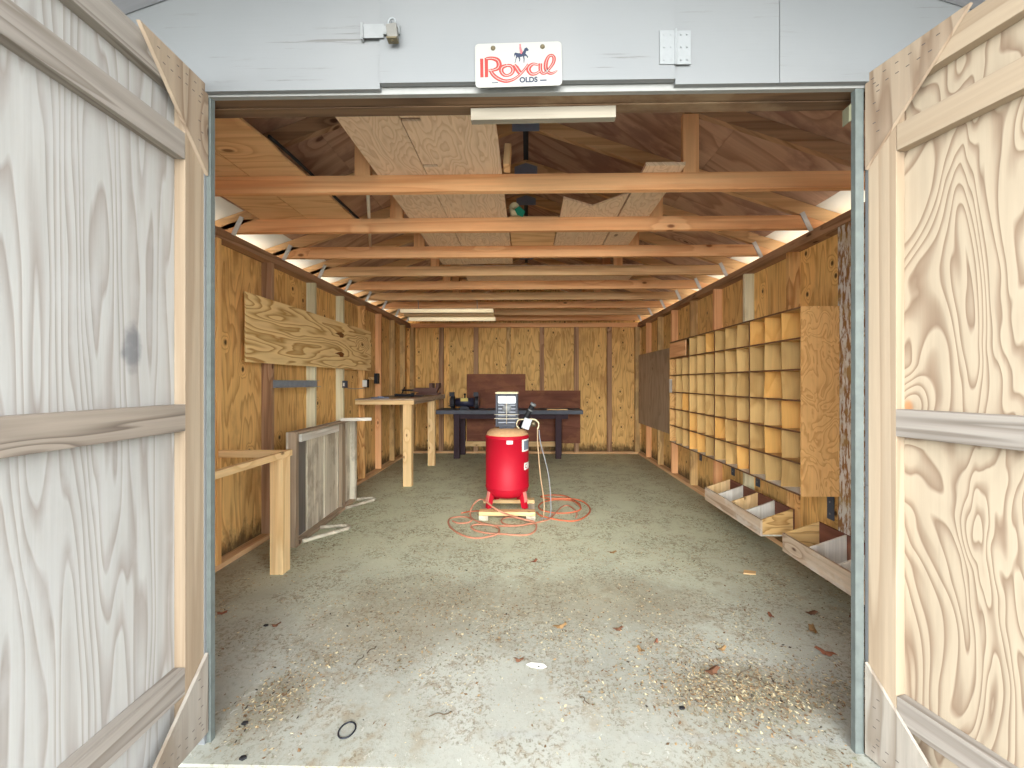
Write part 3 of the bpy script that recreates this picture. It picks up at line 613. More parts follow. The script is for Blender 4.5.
# ------------------------------------------------------------------ things lying in the roof space
ZC = ZP + 0.0985
def sheet(pts, th, z, mat, name, label, cat, rx=0.0, group=None):
    b = MB(); c = Vector((sum(p[0] for p in pts)/len(pts), sum(p[1] for p in pts)/len(pts), 0))
    b.prism([(p[0]-c.x, p[1]-c.y) for p in pts], th)
    o = b.build(name, mat); o.location = (c.x, c.y, z); return tag(o, label, cat, group)
sheet([(-1.98, 1.66), (-1.63, 1.66), (-1.632, 3.0), (-1.98, 3.0)], 0.012, ZC, W_sheet2('X'), 'plywood_sheet', 'narrow tan plywood sheet on the ceiling beams beside the left wall', 'plywood sheet')
sheet([(-1.625, 1.66), (-1.335, 1.66), (-1.30, 2.0), (-1.31, 2.12), (-1.29, 2.45), (-1.28, 2.98), (-1.627, 2.98)], 0.012, ZC+0.0005, W_sheet2('X'), 'plywood_sheet', 'tan plywood sheet with a ragged edge over the left beams', 'plywood sheet')
b = MB(); b.tube(smooth_path([(-1.30, 1.98, ZC+0.03), (-1.272, 2.2, ZC+0.016), (-1.264, 2.6, ZC+0.010), (-1.258, 3.0, ZC+0.011)]), 0.009, 6); o = b.build('black_strap', M_rubber); tag(o, 'black rubber strap along the ragged edge of the left plywood sheet', 'strap')
# middle sheets, with two slots cut between them
b = MB()
xl, xr, ya, yb = -0.875, -0.585, 1.66, 4.08
o = sheet([(xl, ya), (xr, ya), (xr, 1.80), (xr-0.0, 1.80), (xr, 2.18), (xr, 3.0), (xr, yb), (xl+0.01, yb)], 0.012, ZC, W_sheet('Y'), 'plywood_sheet', 'long greyish plywood strip on the beams left of the middle', 'plywood sheet')
o = sheet([(-0.58, ya), (-0.145, ya), (-0.145, yb-0.02), (-0.58, yb-0.02), (-0.58, 2.225), (-0.50, 2.225), (-0.50, 2.20), (-0.58, 2.20), (-0.58, 1.835), (-0.49, 1.835), (-0.49, 1.81), (-0.58, 1.81)], 0.012, ZC, W_sheet('Y'), 'plywood_sheet', 'wide plywood sheet with slots cut in its edge, over the middle beams', 'plywood sheet')
sheet([(0.665, 2.24), (0.885, 2.24), (0.895, 3.62), (0.672, 3.62)], 0.02, ZC+0.001, W_sheet('Y'), 'plank', 'loose plank lying front to back on the right beams', 'plank')
sheet([(0.24, 2.62), (0.45, 2.75), (0.655, 2.56), (0.66, 3.60), (0.24, 3.60)], 0.012, ZC, W_sheet('Y'), 'plywood_offcut', 'pale plywood offcut with a notched front edge on the beams', 'plywood offcut')
sheet([(-0.135, 2.93), (0.23, 2.93), (0.23, 3.62), (-0.135, 3.62)], 0.012, ZC, W_sheet2('X'), 'plywood_offcut', 'square plywood offcut beside the notched one on the beams', 'plywood offcut')
sheet([(-0.7, 4.15), (1.2, 4.15), (1.2, 5.2), (-0.7, 5.2)], 0.012, ZC, W_sheet('X'), 'plywood_sheet', 'plywood sheet lying deeper over the fourth and fifth beams', 'plywood sheet')
t = MB(); t.tube([(-1.0, 2.48, ZC+0.012), (-1.42, 3.58, ZC+0.012)], 0.0115, 10); o = t.build('plastic_pipe', M_pvc); tag(o, 'pale plastic pipe lying across the left ceiling beams', 'pipe')
# standing scrap in the roof space
b = MB(); b.box(-0.018, 0.018, -0.045, 0.045, 0, 0.115, Matrix.Rotation(0.08, 4, 'Y')); o = b.build('wood_offcut', W_tan('Z')); o.location = (-0.115, 2.25, ZC-0.0); tag(o, 'short upright lumber offcut by the right edge of the slotted sheet', 'wood offcut')
# rolled sheet
t = thing('rolled_sheet', 'rolled cream and green vinyl sheet resting on the second beam', 'roll', (-0.09, 2.90, ZC+0.054))
b = MB(); sp = []
for k in range(60):
    a = k/60*2*PI*2.6; r = 0.018+0.020*k/60; sp.append((r*math.cos(a), r*math.sin(a)))
vA = [b.bm.verts.new((x, -0.03, z)) for x, z in sp]; vB = [b.bm.verts.new((x, 0.45, z)) for x, z in sp]
for k in range(59): f = b._f([vA[k], vA[k+1], vB[k+1], vB[k]]); f.smooth = True
o = b.build('roll', M_plastic, t); sm = o.modifiers.new('s', 'SOLIDIFY'); sm.thickness = 0.0025
b = MB(); b.prism([(0.0, -0.02), (0.035, 0.005), (0.075, -0.035), (0.06, -0.075), (0.02, -0.06)], 0.003, Matrix.Translation((0, -0.034, 0)) @ RX); b.build('green_flap', M_green, t)

# fluorescent fixture
t = thing('shop_light', 'cream two-tube fluorescent light hung under the rear beams at left', 'ceiling light', (-1.075, 5.42, 2.27))
b = MB(); b.prism([(-0.09, 0.055), (0.02, 0.055), (0.09, -0.01), (0.075, -0.02), (0.0, 0.03), (-0.09, 0.045)], 1.24, Matrix.Translation((-0.62, 0, 0)) @ Matrix.Rotation(PI/2, 4, 'Z') @ RX)
b.build('housing', M_fixture, t)
for x0, x1, y, z in ((-0.63, 0.62, -0.08, 0.040), (-0.56, 0.635, 0.08, -0.048)):
    b = MB(); b.cyl((x0, y, z), (x1, y, z), 0.027, 16); b.build('tube', M_tube, t)
b = MB(); b.box(-0.60, 0.60, -0.03, 0.03, -0.02, 0.006); b.build('ballast_cover', M_tan_metal, t)
for x in (-0.4, 0.4):
    b = MB(); b.cyl((x, -0.03, 0.052), (x, -0.06, 0.19), 0.004, 6); b.build('hanger', M_galv, t)

# ------------------------------------------------------------------ left wall things
b = MB(); b.box(-0.006, 0.006, 0, 2.49, 0, 0.548)
o = b.build('plywood_board', W_board('Y')); o.location = (XL+0.0075, 3.07, 1.508); tag(o, 'wide yellow plywood board nailed high across the left wall studs', 'plywood board')
for k, z in enumerate((0.40, 0.17)):   # torn knots in the board
    b = MB(); b.prism([(-0.13, 0.0), (-0.05, 0.018), (0.02, 0.03), (0.09, 0.012), (0.07, -0.03), (0.0, -0.035), (-0.03, -0.012)], 0.003, Matrix.Rotation(PI/2, 4, 'Y') @ Matrix.Rotation(PI/2, 4, 'Z') )
    h = b.build('torn_knot', plain('torn_brown_knot', col(126, 78, 30), 0.9), o); h.location = (0.0055, 1.57, z)
b = MB(); b.box(0, 0.004, 0, 0.72, 0, 0.066); b.box(0.004, 0.045, 0, 0.72, 0, 0.004); b.box(0.004, 0.030, 0, 0.72, 0.062, 0.066)
o = b.build('metal_channel', plain('bluish_zinc', col(150, 160, 168), 0.5, 0.1, 0.4, 0.25, 20)); o.location = (XL+0.001, 3.42, 1.30); tag(o, 'short galvanised metal channel screwed to left wall below the yellow board', 'metal channel')
t = thing('outlet_box', 'white outlet in a black box on the fifth left wall stud', 'outlet', (XL+0.001, 5.355, 1.33))
b = MB(); b.box(0, 0.045, 0.0, 0.06, -0.055, 0.055); b.build('box', M_rubber, t); b = MB(); b.box(-0.02, 0.04, -0.012, -0.001, -0.045, 0.045); b.build('face_plate', M_white, t, bevel=0.002)
t = thing('switch_box', 'small dark switch box on the second white left wall stud', 'switch box', (XL+0.001, 4.73, 1.32))
b = MB(); b.box(0, 0.04, -0.014, 0.045, -0.04, 0.045); b.build('box', M_bluesteel, t); b = MB(); b.box(0.01, 0.03, -0.0175, -0.015, -0.02, 0.02); b.build('face_plate', M_white, t)
b = MB(); b.box(0, 0.05, 0, 0.09, -0.075, 0.075); o = b.build('breaker_box', M_darksteel, bevel=0.003); o.location = (XL+0.0005, 5.70, 1.40); tag(o, 'narrow dark steel electrical box right of the white outlet', 'electrical box')
b = MB(); b.box(-0.08, 0, 0.0, 0.09, -0.02, 0.02); b.build('backing_block', W_olive('Y'), o)
b = MB(); b.tube(smooth_path([(XL+0.012, 4.79, 1.283), (XL+0.004, 5.05, 1.262), (XL+0.012, 5.35, 1.268)]), 0.004, 6); o = b.build('electrical_cable', M_greyhose); tag(o, 'thin cable running between the switch box and the outlet', 'cable')

# open bench frame at the left of the doorway
t = thing('unfinished_bench', 'bare pale lumber bench frame without a top, by the left wall near the doorway', 'bench frame', (-1.8, 2.8, 0))
def PB(b, n, m, lab=None): o = b.build(n, m, t, label=lab, bevel=0.002); o.location = -t.location; return o
b = MB(); b.box(-1.80, -1.708, 2.75, 2.84, 0, 0.815); PB(b, 'leg', W_post('Z'))
b = MB(); b.box(-1.80, -1.708, 1.62, 1.71, 0, 0.815); PB(b, 'leg', W_post('Z'))
b = MB(); b.box(-1.742, -1.704, 1.62, 2.86, 0.816, 0.86); PB(b, 'front_rail', W_post('Y'))
b = MB(); b.box(-2.205, -1.745, 2.80, 2.84, 0.81, 0.86); PB(b, 'end_rail', W_post('X'))

# old folding table on its side
t = thing('folding_table', 'old weathered grey folding table standing on its edge by the left wall', 'folding table', (-1.93, 3.2, 0))
import mathutils
def slope_x(y): return -1.90 - 0.05*(y-3.2)
t.rotation_euler = (0, 0, math.radians(2.6))
L_, H_ = 1.30, 0.94
b = MB(); b.box(-0.03, -0.012, 0.0, L_, 0.01, H_); 
o = b.build('tabletop', W_weather('Z'), t)
for (y0, y1, z0, z1, nm, m) in ((0, 0.045, 0, H_, 'apron', W_darkframe('Z')), (L_-0.045, L_, 0, H_, 'apron', W_weather('Z')), (0.045, L_-0.045, 0, 0.03, 'apron', W_darkframe('Y')), (0.045, L_-0.045, H_-0.022, H_, 'apron', W_darkframe('Y'))):
    b = MB(); b.box(-0.012, 0.05, y0, y1, z0, z1); b.build(nm, m, t, bevel=0.002)
b = MB(); b.box(-0.011, 0.035, 0.12, 0.86, H_-0.095, H_-0.03); b.build('cross_batten', W_whitewash('Y'), t, bevel=0.002)
for y in (0.30, 0.62, 0.92): 
    b = MB(); b.box(-0.0115, -0.004, y, y+0.235 if y > 0.4 else y+0.2, 0.035, H_-0.10); b.build('plank', W_weather('Z'), t)
b = MB(); b.box(-0.0118, -0.008, 0.085, 0.27, 0.04, H_-0.10); b.build('plank', wood('dark_stained_plank', col(80, 74, 66), col(48, 42, 36), 'Z', k=3, across=6, along=0.3, lines=0.6, fine=0.3, knots=0, tonal=0.3), t)
b = MB(); b.box(-0.011, 0.03, 0.95, 1.03, 0.035, H_-0.03); b.build('stile', W_darkframe('Z'), t)
# legs: U-shaped trestles folded out, two along the floor, one at the top
for (y, z, L2) in ((0.12, 0.012, 0.26), (1.0, 0.012, 0.20)):
    b = MB(); b.tube(smooth_path([(0.055, y-0.03, z+0.006), (0.055+L2*0.8, y+0.20, z+0.006), (0.055+L2, y+0.26, z+0.006), (0.055+L2*0.85, y+0.33, z+0.006), (0.10, y+0.30, z+0.006), (0.055, y+0.29, z+0.006)], 5), 0.017, 8); b.build('leg', W_weather('Y'), t)
b = MB(); b.beam((0.0, 0.98, H_+0.012), (0.29, 1.08, H_+0.008), 0.05, 0.032); b.build('leg', W_whitewash('X'), t)

# corner bench on two posts, left
t = thing('corner_bench', 'high plywood corner bench on two pale posts along the left wall', 'workbench', (-1.55, 5.2, 0))
def PB2(b, n, m): o = b.build(n, m, t, bevel=0.002); o.location = -t.location; return o
b = MB(); b.box(-2.205, -1.45, 5.06, 7.02, 1.115, 1.135); PB2(b, 'bench_top', W_greyply('Y'))
b = MB(); b.box(-2.205, -1.45, 5.06, 5.098, 1.06, 1.114); PB2(b, 'apron', W_post('X'))
b = MB(); b.box(-1.488, -1.45, 5.10, 7.02, 1.06, 1.114); PB2(b, 'apron', W_darkframe('Y'))
b = MB(); b.box(-1.60, -1.49, 5.10, 5.19, 0, 1.112); PB2(b, 'leg', W_post('Z'))
b = MB(); b.box(-1.60, -1.49, 6.38, 6.47, 0, 1.112); PB2(b, 'leg', W_post('Z'))
# clutter on it
b = MB(); b.box(-0.10, 0.12, -0.06, 0.06, 0, 0.012); b.box(-0.02, 0.05, -0.04, 0.05, 0.012, 0.026); o = b.build('metal_bracket', M_bluesteel); o.location = (-1.95, 5.22, 1.1355); o.rotation_euler = (0, 0, 0.3); tag(o, 'flat grey metal bracket lying on the near end of the corner bench', 'metal bracket')
b = MB(); b.cyl((0, 0, 0.018), (0.22, 0.05, 0.018), 0.018, 8); b.cyl((0.22, 0.05, 0.018), (0.26, 0.06, 0.018), 0.03, 8); o = b.build('hand_tool', M_darksteel); o.location = (-1.86, 5.55, 1.136+0.012); tag(o, 'small dark hand tool on the corner bench behind the grey bracket', 'hand tool')
b = MB(); b.prism([(-0.2, 0), (0.2, 0), (0.2, 0.015), (-0.14, 0.02)], 0.12, RX); o = b.build('metal_plate', M_darksteel); o.location = (-1.75, 5.95, 1.1355); tag(o, 'dark flat metal plate on the middle of the corner bench', 'metal plate')
t = thing('bench_vise', 'rusty brown bench vise on the far end of the corner bench', 'vise', (-1.66, 6.70, 1.1355))
t.scale = (1.35, 1.2, 1.15)
b = MB(); b.box(-0.14, 0.14, -0.09, 0.09, 0, 0.03); b.prism([(-0.10, 0.03), (0.10, 0.03), (0.13, 0.10), (-0.17, 0.10), (-0.19, 0.05)], 0.10, Matrix.Translation((0, 0.05, 0)) @ RX); b.build('body', M_rust, t, bevel=0.006)
b = MB(); b.box(0.02, 0.06, -0.08, 0.08, 0.10, 0.17); b.box(0.10, 0.14, -0.08, 0.08, 0.10, 0.17); b.build('jaw', M_rust, t, bevel=0.004)
b = MB(); b.cyl((-0.34, 0, 0.065), (-0.16, 0, 0.065), 0.014, 10); b.cyl((-0.32, -0.07, 0.02), (-0.32, 0.06, 0.11), 0.008, 8); b.build('handle', M_darksteel, t)

# ------------------------------------------------------------------ back workbench
b = MB()
M = Matrix.Translation((0, YB-0.002, 0)) @ RX
b.prism([(-1.135, 0.20), (1.0, 0.20), (1.0, 1.19), (-0.03, 1.19), (-0.03, 1.50), (-1.135, 1.50)], 0.010, M)
o = b.build('backing_board', W_mahog('X'), off=(0, YB, 0)); tag(o, 'dark reddish brown stepped board on the back wall behind the workbench', 'backing board')
t = thing('workbench', 'long workbench with blue-grey top and dark legs at the back wall', 'workbench', (-0.3, 6.95, 0))
def PB3(b, n, m, lab=None): o = b.build(n, m, t, label=lab, bevel=0.003); o.location = -t.location; return o
b = MB(); b.box(-1.60, 0.965, 6.85, YB-0.014, 0.795, 0.86); PB3(b, 'bench_top', M_bench)
b = MB(); b.box(-1.30, 0.72, 7.0, 7.04, 0.70, 0.794); PB3(b, 'apron', M_benchleg)
for x in (-1.27, 0.55):
    xx = x+0.03 if x < 0 else x
    b = MB(); b.box(xx-0.05, xx+0.05, 6.98, 7.07, 0, 0.794); PB3(b, 'leg', M_benchleg)
    b = MB(); b.box(xx-0.01, xx+0.09, 7.36, 7.45, 0, 0.794); PB3(b, 'leg', M_benchleg)
b = MB(); b.box(-1.27, 0.62, 7.40, 7.44, 0.15, 0.24); PB3(b, 'stretcher', W_post('X'))
# bench grinder
t = thing('bench_grinder', 'black double-wheel bench grinder on the left end of the workbench', 'bench grinder', (-1.10, 7.02, 0.8605))
t.scale = (1.2, 1.0, 1.25)
b = MB(); b.prism([(-0.09, 0), (0.09, 0), (0.05, 0.05), (-0.05, 0.05)], 0.14, Matrix.Translation((0, 0.07, 0)) @ RX); b.build('base', M_darksteel, t, bevel=0.004)
b = MB(); b.cyl((-0.13, 0, 0.105), (0.13, 0, 0.105), 0.062, 20); b.build('motor', plain('dark_blue_enamel', col(44, 46, 66), 0.4), t)
b = MB(); b.box(-0.055, 0.055, -0.068, -0.055, 0.12, 0.165, ); b.build('name_plate', plain('yellow_label', col(216, 200, 110), 0.5), t)
for s in (-1, 1):
    b = MB(); b.cyl((s*0.15, 0, 0.105), (s*0.20, 0, 0.105), 0.095, 24); b.build('wheel_guard', M_darksteel, t, bevel=0.004)
    b = MB(); b.cyl((s*0.20, 0, 0.105), (s*0.215, 0, 0.105), 0.07, 24); b.build('grinding_wheel', M_rust, t)
    b = MB(); b.box(s*0.14, s*0.21, -0.12, -0.08, 0.19, 0.25, Matrix.Rotation(0.0, 4, 'X')); b.cyl((s*0.175, -0.04, 0.19), (s*0.175, -0.09, 0.24), 0.012, 8); b.build('eye_shield', M_darksteel, t)
    b = MB(); b.box(s*0.15, s*0.22, -0.14, -0.09, 0.055, 0.065); b.build('tool_rest', M_darksteel, t)
b = MB(); b.cyl((0, 0, 0.165), (0, 0, 0.21), 0.010, 8); b.sph((0, 0, 0.215), 0.016); b.build('knob', M_rubber, t)
b = MB(); b.box(0, 0.36, 0, 0.08, 0, 0.018); o = b.build('wood_strip', W_post('X')); o.location = (0.35, 6.95, 0.8605); tag(o, 'thin wood strip lying on the right half of the back workbench', 'wood strip')
b = MB(); b.box(0, 0.30, 0, 0.10, 0, 0.03); b.box(0.05, 0.12, 0.02, 0.08, 0.03, 0.045); o = b.build('metal_bar', M_darksteel); o.location = (-0.55, 7.32, 0.001); tag(o, 'dark metal scrap on the floor below the back workbench', 'metal scrap')

# ------------------------------------------------------------------ right wall: pigeonhole shelf
PY0, PY1, PX0, PX1, PZ0, PZ1 = 2.70, 5.14, 1.83, 2.078, 0.59, 1.856
t = thing('pigeonhole_shelf', 'large plywood pigeonhole shelf of small cubbies along the right wall', 'pigeonhole shelf', (PX1, PY0, PZ0))
def PS(b, n, m, lab=None, bev=0.0): o = b.build(n, m, t, label=lab, bevel=bev); o.location = -t.location + o.location; return o
b = MB(); b.box(PX0, PX1, PY0-0.012, PY0, PZ0-0.004, PZ1); PS(b, 'end_panel', W_endpanel('Z'), 'amber plywood end panel facing the doorway')
b = MB(); b.box(PX0, PX1, PY1, PY1+0.012, PZ0, PZ1); PS(b, 'end_panel', W_endpanel('Z'))
b = MB(); b.box(PX1-0.008, PX1, PY0+0.001, PY1-0.001, PZ0+0.001, PZ1-0.001); PS(b, 'back_panel', W_gold('Z'))
nr, nc = 6, 12
rowh = (PZ1-PZ0)/nr; colw = (PY1-PY0)/nc
for r in range(nr+1):
    z = PZ0 + r*rowh
    b = MB(); zz = z-0.004 if r < nr else PZ1-0.009
    b.box(PX0+0.003, PX1-0.009, PY0+0.001, PY1-0.001, zz, zz+0.008); sh = PS(b, 'shelf', W_whitewash('Y') if r == 0 else W_hard('Y'))
    b = MB(); b.box(PX0-0.001, PX0+0.0028, PY0+0.001, PY1-0.001, zz-0.001, zz+0.010); e = b.build('shelf_edge', M_edge, sh)
for r in range(nr):
    for c in range(1, nc):
        y = PY0 + c*colw; z = PZ0+r*rowh
        if r == nr-1 and c in (10, 11): continue
        thick = c % 3 == 0
        w = 0.007 if thick else 0.0022
        mat = R.choice([W_hard('Z')]*9+[W_hard2('Z')])
        if r == nr-1 and c in (1, 2, 3): mat = W_hard2('Z')
        b = MB(); tl = 0 if thick else R.uniform(-0.012, 0.012); bow = R.uniform(-0.03, 0.03) if not thick else 0
        # slightly leaning and skewed thin hardboard
        z0, z1 = z+0.0045, z+rowh-0.0055
        if thick:
            b.box(PX0+0.001, PX1-0.010, y-w, y+w, z0, z1); dv = PS(b, 'divider', mat)
            b = MB(); b.box(PX0-0.0015, PX0+0.0005, y-w, y+w, z0, z1); e = b.build('divider_edge', M_edge, dv)
        else:
            ff = [(PX0+0.004, y+tl, z0), (PX1-0.010, y-tl*0.3, z0), (PX1-0.010, y-tl*0.3, z1), (PX0+0.004, y-tl*0.6, z1)]
            va = [b.bm.verts.new((x, yy-w, zz)) for x, yy, zz in ff]; vb = [b.bm.verts.new((x, yy+w, zz)) for x, yy, zz in ff]
            b._f(va); b._f(vb[::-1])
            for k in range(4): b._f([va[k], va[(k+1) % 4], vb[(k+1) % 4], vb[k]])
            PS(b, 'divider', mat)
# one drawer in the top far corner, and a red-brown blank next to it
b = MB(); b.box(PX0-0.004, PX0+0.010, PY0+9*colw+0.10, PY1-0.012, PZ1-rowh+0.015, PZ1-0.02); PS(b, 'drawer', W_orange('Y'), 'closed orange wood drawer front')
b = MB(); b.box(PX0+0.10, PX0+0.112, PY0+8*colw+0.004, PY0+9*colw-0.008, PZ1-rowh+0.006, PZ1-0.012); PS(b, 'filler_panel', plain('dark_red_panel', col(96, 30, 26), 0.7), 'dark red blank inside a top cubby')
b = MB(); b.box(-0.003, 0.0, 0, 0.085, 0, 0.17); o = b.build('paper_note', M_white); o.location = (PX0-0.004, PY1-0.09, 1.215); tag(o, 'white paper tag at the far edge of the pigeonhole shelf', 'paper tag')
# steel brackets under it
for i, (y, lab) in enumerate(((2.76, 'dark steel angle bracket under the near end of the pigeonhole shelf'), (3.62, 'dark steel bracket below the shelf, second from the doorway'), (4.05, 'dark steel bracket below the shelf, third from the doorway'), (4.80, 'dark steel bracket below the far end of the pigeonhole shelf'))):
    t2 = thing('shelf_bracket', lab, 'bracket', (XR-0.002, y, 0.58), group='brackets under the pigeonhole shelf')
    b = MB(); b.box(-0.006, 0.0, -0.03, 0.03, -0.17, 0.0); b.build('wall_leg', M_bluesteel, t2)
    b = MB(); b.box(-0.22, -0.006, -0.03, 0.03, -0.006, 0.0); b.build('shelf_leg', M_bluesteel, t2)
    for z in (-0.05, -0.13):
        b = MB(); b.cyl((-0.006, 0, z), (-0.011, 0, z), 0.007, 8); b.build('screw', M_galv, t2)
# grey plywood sheet beyond
b = MB(); b.box(-0.010, 0, 0, 2.20, 0, 1.25); o = b.build('plywood_sheet', W_greyply('Z')); o.location = (XR-0.001, 5.22, 0.595); tag(o, 'dull grey-brown plywood panel on the right wall near the back corner', 'plywood panel')

# wooden bins on the right wall
def bin_(name, y0, y1, ndiv, lab, mats):
    t = thing(name, lab, 'wooden bin', (XR, y0, 0.15), group='open wooden bins low on the right wall')
    X0 = 1.815; sx = X0-XR; L = y1-y0
    def P(b, n, m, l=None): return b.build(n, m, t, label=l, bevel=0.0015)
    b = MB(); b.box(sx, sx+0.016, 0, L, 0, 0.128); P(b, 'front_board', W_binface('Y'))
    b = MB(); b.box(-0.014, -0.002, 0, L, 0, 0.21); P(b, 'back_board', W_mahog('Y'))
    b = MB(); b.box(sx+0.017, -0.015, 0.001, L-0.001, 0, 0.012); P(b, 'bottom_board', W_whitewash('Y'))
    prof = [(sx+0.017, 0.013), (-0.015, 0.013), (-0.015, 0.21), (sx+0.017, 0.128)]
    for k in range(ndiv+2):
        y = L*k/(ndiv+1); th = 0.014
        y = min(max(y, th), L)
        b = MB(); b.prism(prof if 0 < k < ndiv+1 else [(sx+0.0165, 0.013), (-0.015, 0.013), (-0.015, 0.212), (sx+0.0165, 0.13)], th, Matrix.Translation((0, y, 0)) @ RX)
        P(b, 'end_board' if k in (0, ndiv+1) else 'divider', mats[k % len(mats)])
    return t
EB = wood('grained_bin_end', col(216, 168, 96), col(160, 110, 52), 'X', k=7, across=12, along=2.5, lines=0.8, fine=0.1, knots=0.0, tonal=0.1)
bin_('wooden_bin', 3.13, 4.10, 3, 'four-compartment wooden bin low on the right wall, farther from the doorway', [EB, W_whitewash('Z'), W_post('Z'), W_whitewash('Z'), W_post('Z')])
bin_('wooden_bin', 1.90, 2.865, 3, 'wooden bin low on the right wall, partly behind the right door jamb', [EB, W_whitewash('Z'), W_whitewash('Z'), W_whitewash('Z'), EB])

# ------------------------------------------------------------------ compressor
CX, CY = -0.205, 4.12
t = thing('wood_pallet', 'small pale lumber skid under the red air compressor', 'pallet', (CX, CY, 0))
for y in (-0.20, 0.20):
    b = MB(); b.box(-0.265, 0.285, y-0.045, y+0.045, 0.045, 0.083); b.build('deck_board', W_post('X'), t, bevel=0.002)
for x in (-0.22, 0.24):
    b = MB(); b.box(x-0.045, x+0.045, -0.25, 0.25, 0.0, 0.044); b.build('runner', W_weather('Y'), t, bevel=0.002)
t = thing('air_compressor', 'red upright air compressor with dusty top standing on a wood skid', 'air compressor', (CX, CY, 0.0835))
r = 0.222
prof = [(0, 0.085), (0.08, 0.087), (0.15, 0.10), (0.195, 0.125), (0.216, 0.16), (r, 0.185), (r, 0.192)]
prof2 = [(r, 0.192), (r+0.003, 0.194), (r+0.003, 0.205), (r, 0.207), (r, 0.695), (r+0.004, 0.697), (r+0.004, 0.712), (r, 0.714), (r-0.004, 0.728)]
top = [(r-0.004, 0.728), (0.205, 0.752), (0.178, 0.777), (0.13, 0.793), (0.07, 0.80), (0, 0.802)]
b = MB(); b.lathe(prof+prof2[1:]+top[1:], 48)
b.bm.faces.ensure_lookup_table()
for f in b.bm.faces:
    if f.calc_center_median().z > 0.735: f.material_index = 1
b.build('tank', [M_red, M_dust], t)
legs = {}
for a_ in (215, 325, 125, 55):
    a = math.radians(a_); c, s = math.cos(a), math.sin(a)
    M = Matrix.Translation((0, 0, 0)) @ Matrix.Rotation(a, 4, 'Z')
    b = MB(); b.prism([(0.165, 0.145), (0.215, 0.16), (0.245, 0.01), (0.245, 0.0), (0.20, 0.0)], 0.05, M @ Matrix.Translation((0, 0.025, 0)) @ RX)
    legs[a_] = b.build('leg', M_red, t, bevel=0.003)
# dusty tops of the legs
for a_ in (215, 325):
    a = math.radians(a_); M = Matrix.Rotation(a, 4, 'Z')
    b = MB(); b.prism([(0.216, 0.165), (0.224, 0.165), (0.2445, 0.065), (0.2365, 0.065)], 0.046, M @ Matrix.Translation((0, 0.023, 0)) @ RX); b.build('leg_pad', M_pinkdust, legs[a_])
# labels wrapped on the tank
def wraplabel(a0, a1, z0, z1, m, nm, rr=0.001):
    b = MB(); n = 8; A = []
    for k in range(n+1):
        a = math.radians(a0+(a1-a0)*k/n); A.append((b.bm.verts.new(((r+rr)*math.cos(a), (r+rr)*math.sin(a), z0)), b.bm.verts.new(((r+rr)*math.cos(a), (r+rr)*math.sin(a), z1))))
    for k in range(n): b._f([A[k][0], A[k+1][0], A[k+1][1], A[k][1]])
    return b.build(nm, m, t)
wraplabel(271, 287, 0.655, 0.69, M_white, 'small_sticker')
wraplabel(314, 350, 0.57, 0.69, M_white, 'data_label')
wraplabel(321, 348, 0.585, 0.675, plain('label_grey_print', col(110, 120, 134), 0.6), 'label_print', 0.002)
# white brand band with a red C, continuing round the side
wraplabel(322, 352, 0.385, 0.455, M_white, 'white_lettering', 0.001)
b = MB(); pts = []
for k in range(15):
    a = math.radians(50+260*k/14); pts.append((0.018*math.cos(a), 0.022*math.sin(a)))
vs = []
for (u, v) in pts:
    for sc in (1.0, 0.55):
        aa = math.radians(331) + u*sc/r; vs.append(b.bm.verts.new(((r+0.0022)*math.cos(aa), (r+0.0022)*math.sin(aa), 0.42+v*sc)))
for k in range(14): b._f([vs[2*k], vs[2*k+2], vs[2*k+3], vs[2*k+1]])
b.build('letter', M_red, t)
# pump housing with grille
PZ = 0.80
b = MB(); b.box(-0.075, 0.075, -0.10, 0.12, PZ-0.005, PZ+0.012); b.build('pump_base', M_darksteel, t)
b = MB()
for (x0, x1, z0, z1) in ((-0.112, -0.09, 0.015, 0.345), (0.09, 0.112, 0.015, 0.345), (-0.09, 0.09, 0.015, 0.045), (-0.09, 0.09, 0.325, 0.345)):
    b.box(x0+0.0, x1+0.0, -0.13, -0.08, PZ+z0, PZ+z1)
b.build('shroud_frame', plain('charcoal_shroud', col(46, 50, 60), 0.5), t, bevel=0.004)
b = MB(); b.box(-0.112, 0.112, -0.079, 0.14, PZ+0.03, PZ+0.34); b.build('shroud', M_darksteel, t, bevel=0.006)
b = MB(); b.box(-0.115, 0.115, -0.135, 0.145, PZ+0.346, PZ+0.366); b.build('shroud_cap', M_plastic, t, bevel=0.008)
b = MB(); b.box(-0.089, 0.089, -0.0805, -0.0795, PZ+0.25, PZ+0.324); b.build('cylinder_head', plain('bright_alloy', col(206, 210, 214), 0.4, 0.3), t)
b = MB()
for z in (0.05, 0.085, 0.12, 0.155, 0.19, 0.225): b.box(-0.088, 0.088, -0.100, -0.0805, PZ+z, PZ+z+0.012)
b.build('cooling_fins', plain('grey_alloy', col(128, 132, 138), 0.5, 0.3), t)
b = MB(); b.cyl((0, -0.104, PZ+0.20), (0, -0.082, PZ+0.20), 0.045, 24); b.cyl((0, -0.118, PZ+0.13), (0, -0.10, PZ+0.13), 0.016, 12); b.build('flywheel', M_galv, t)
b = MB()
for z in (0.10, 0.14): b.tube([(-0.125, -0.125, PZ+z), (-0.09, -0.134, PZ+z), (0.09, -0.134, PZ+z), (0.125, -0.125, PZ+z)], 0.004, 6)
b.tube([(0, -0.134, PZ+0.045), (0, -0.134, PZ+0.32)], 0.0035, 6)
b.build('guard_wire', M_pvc, t)
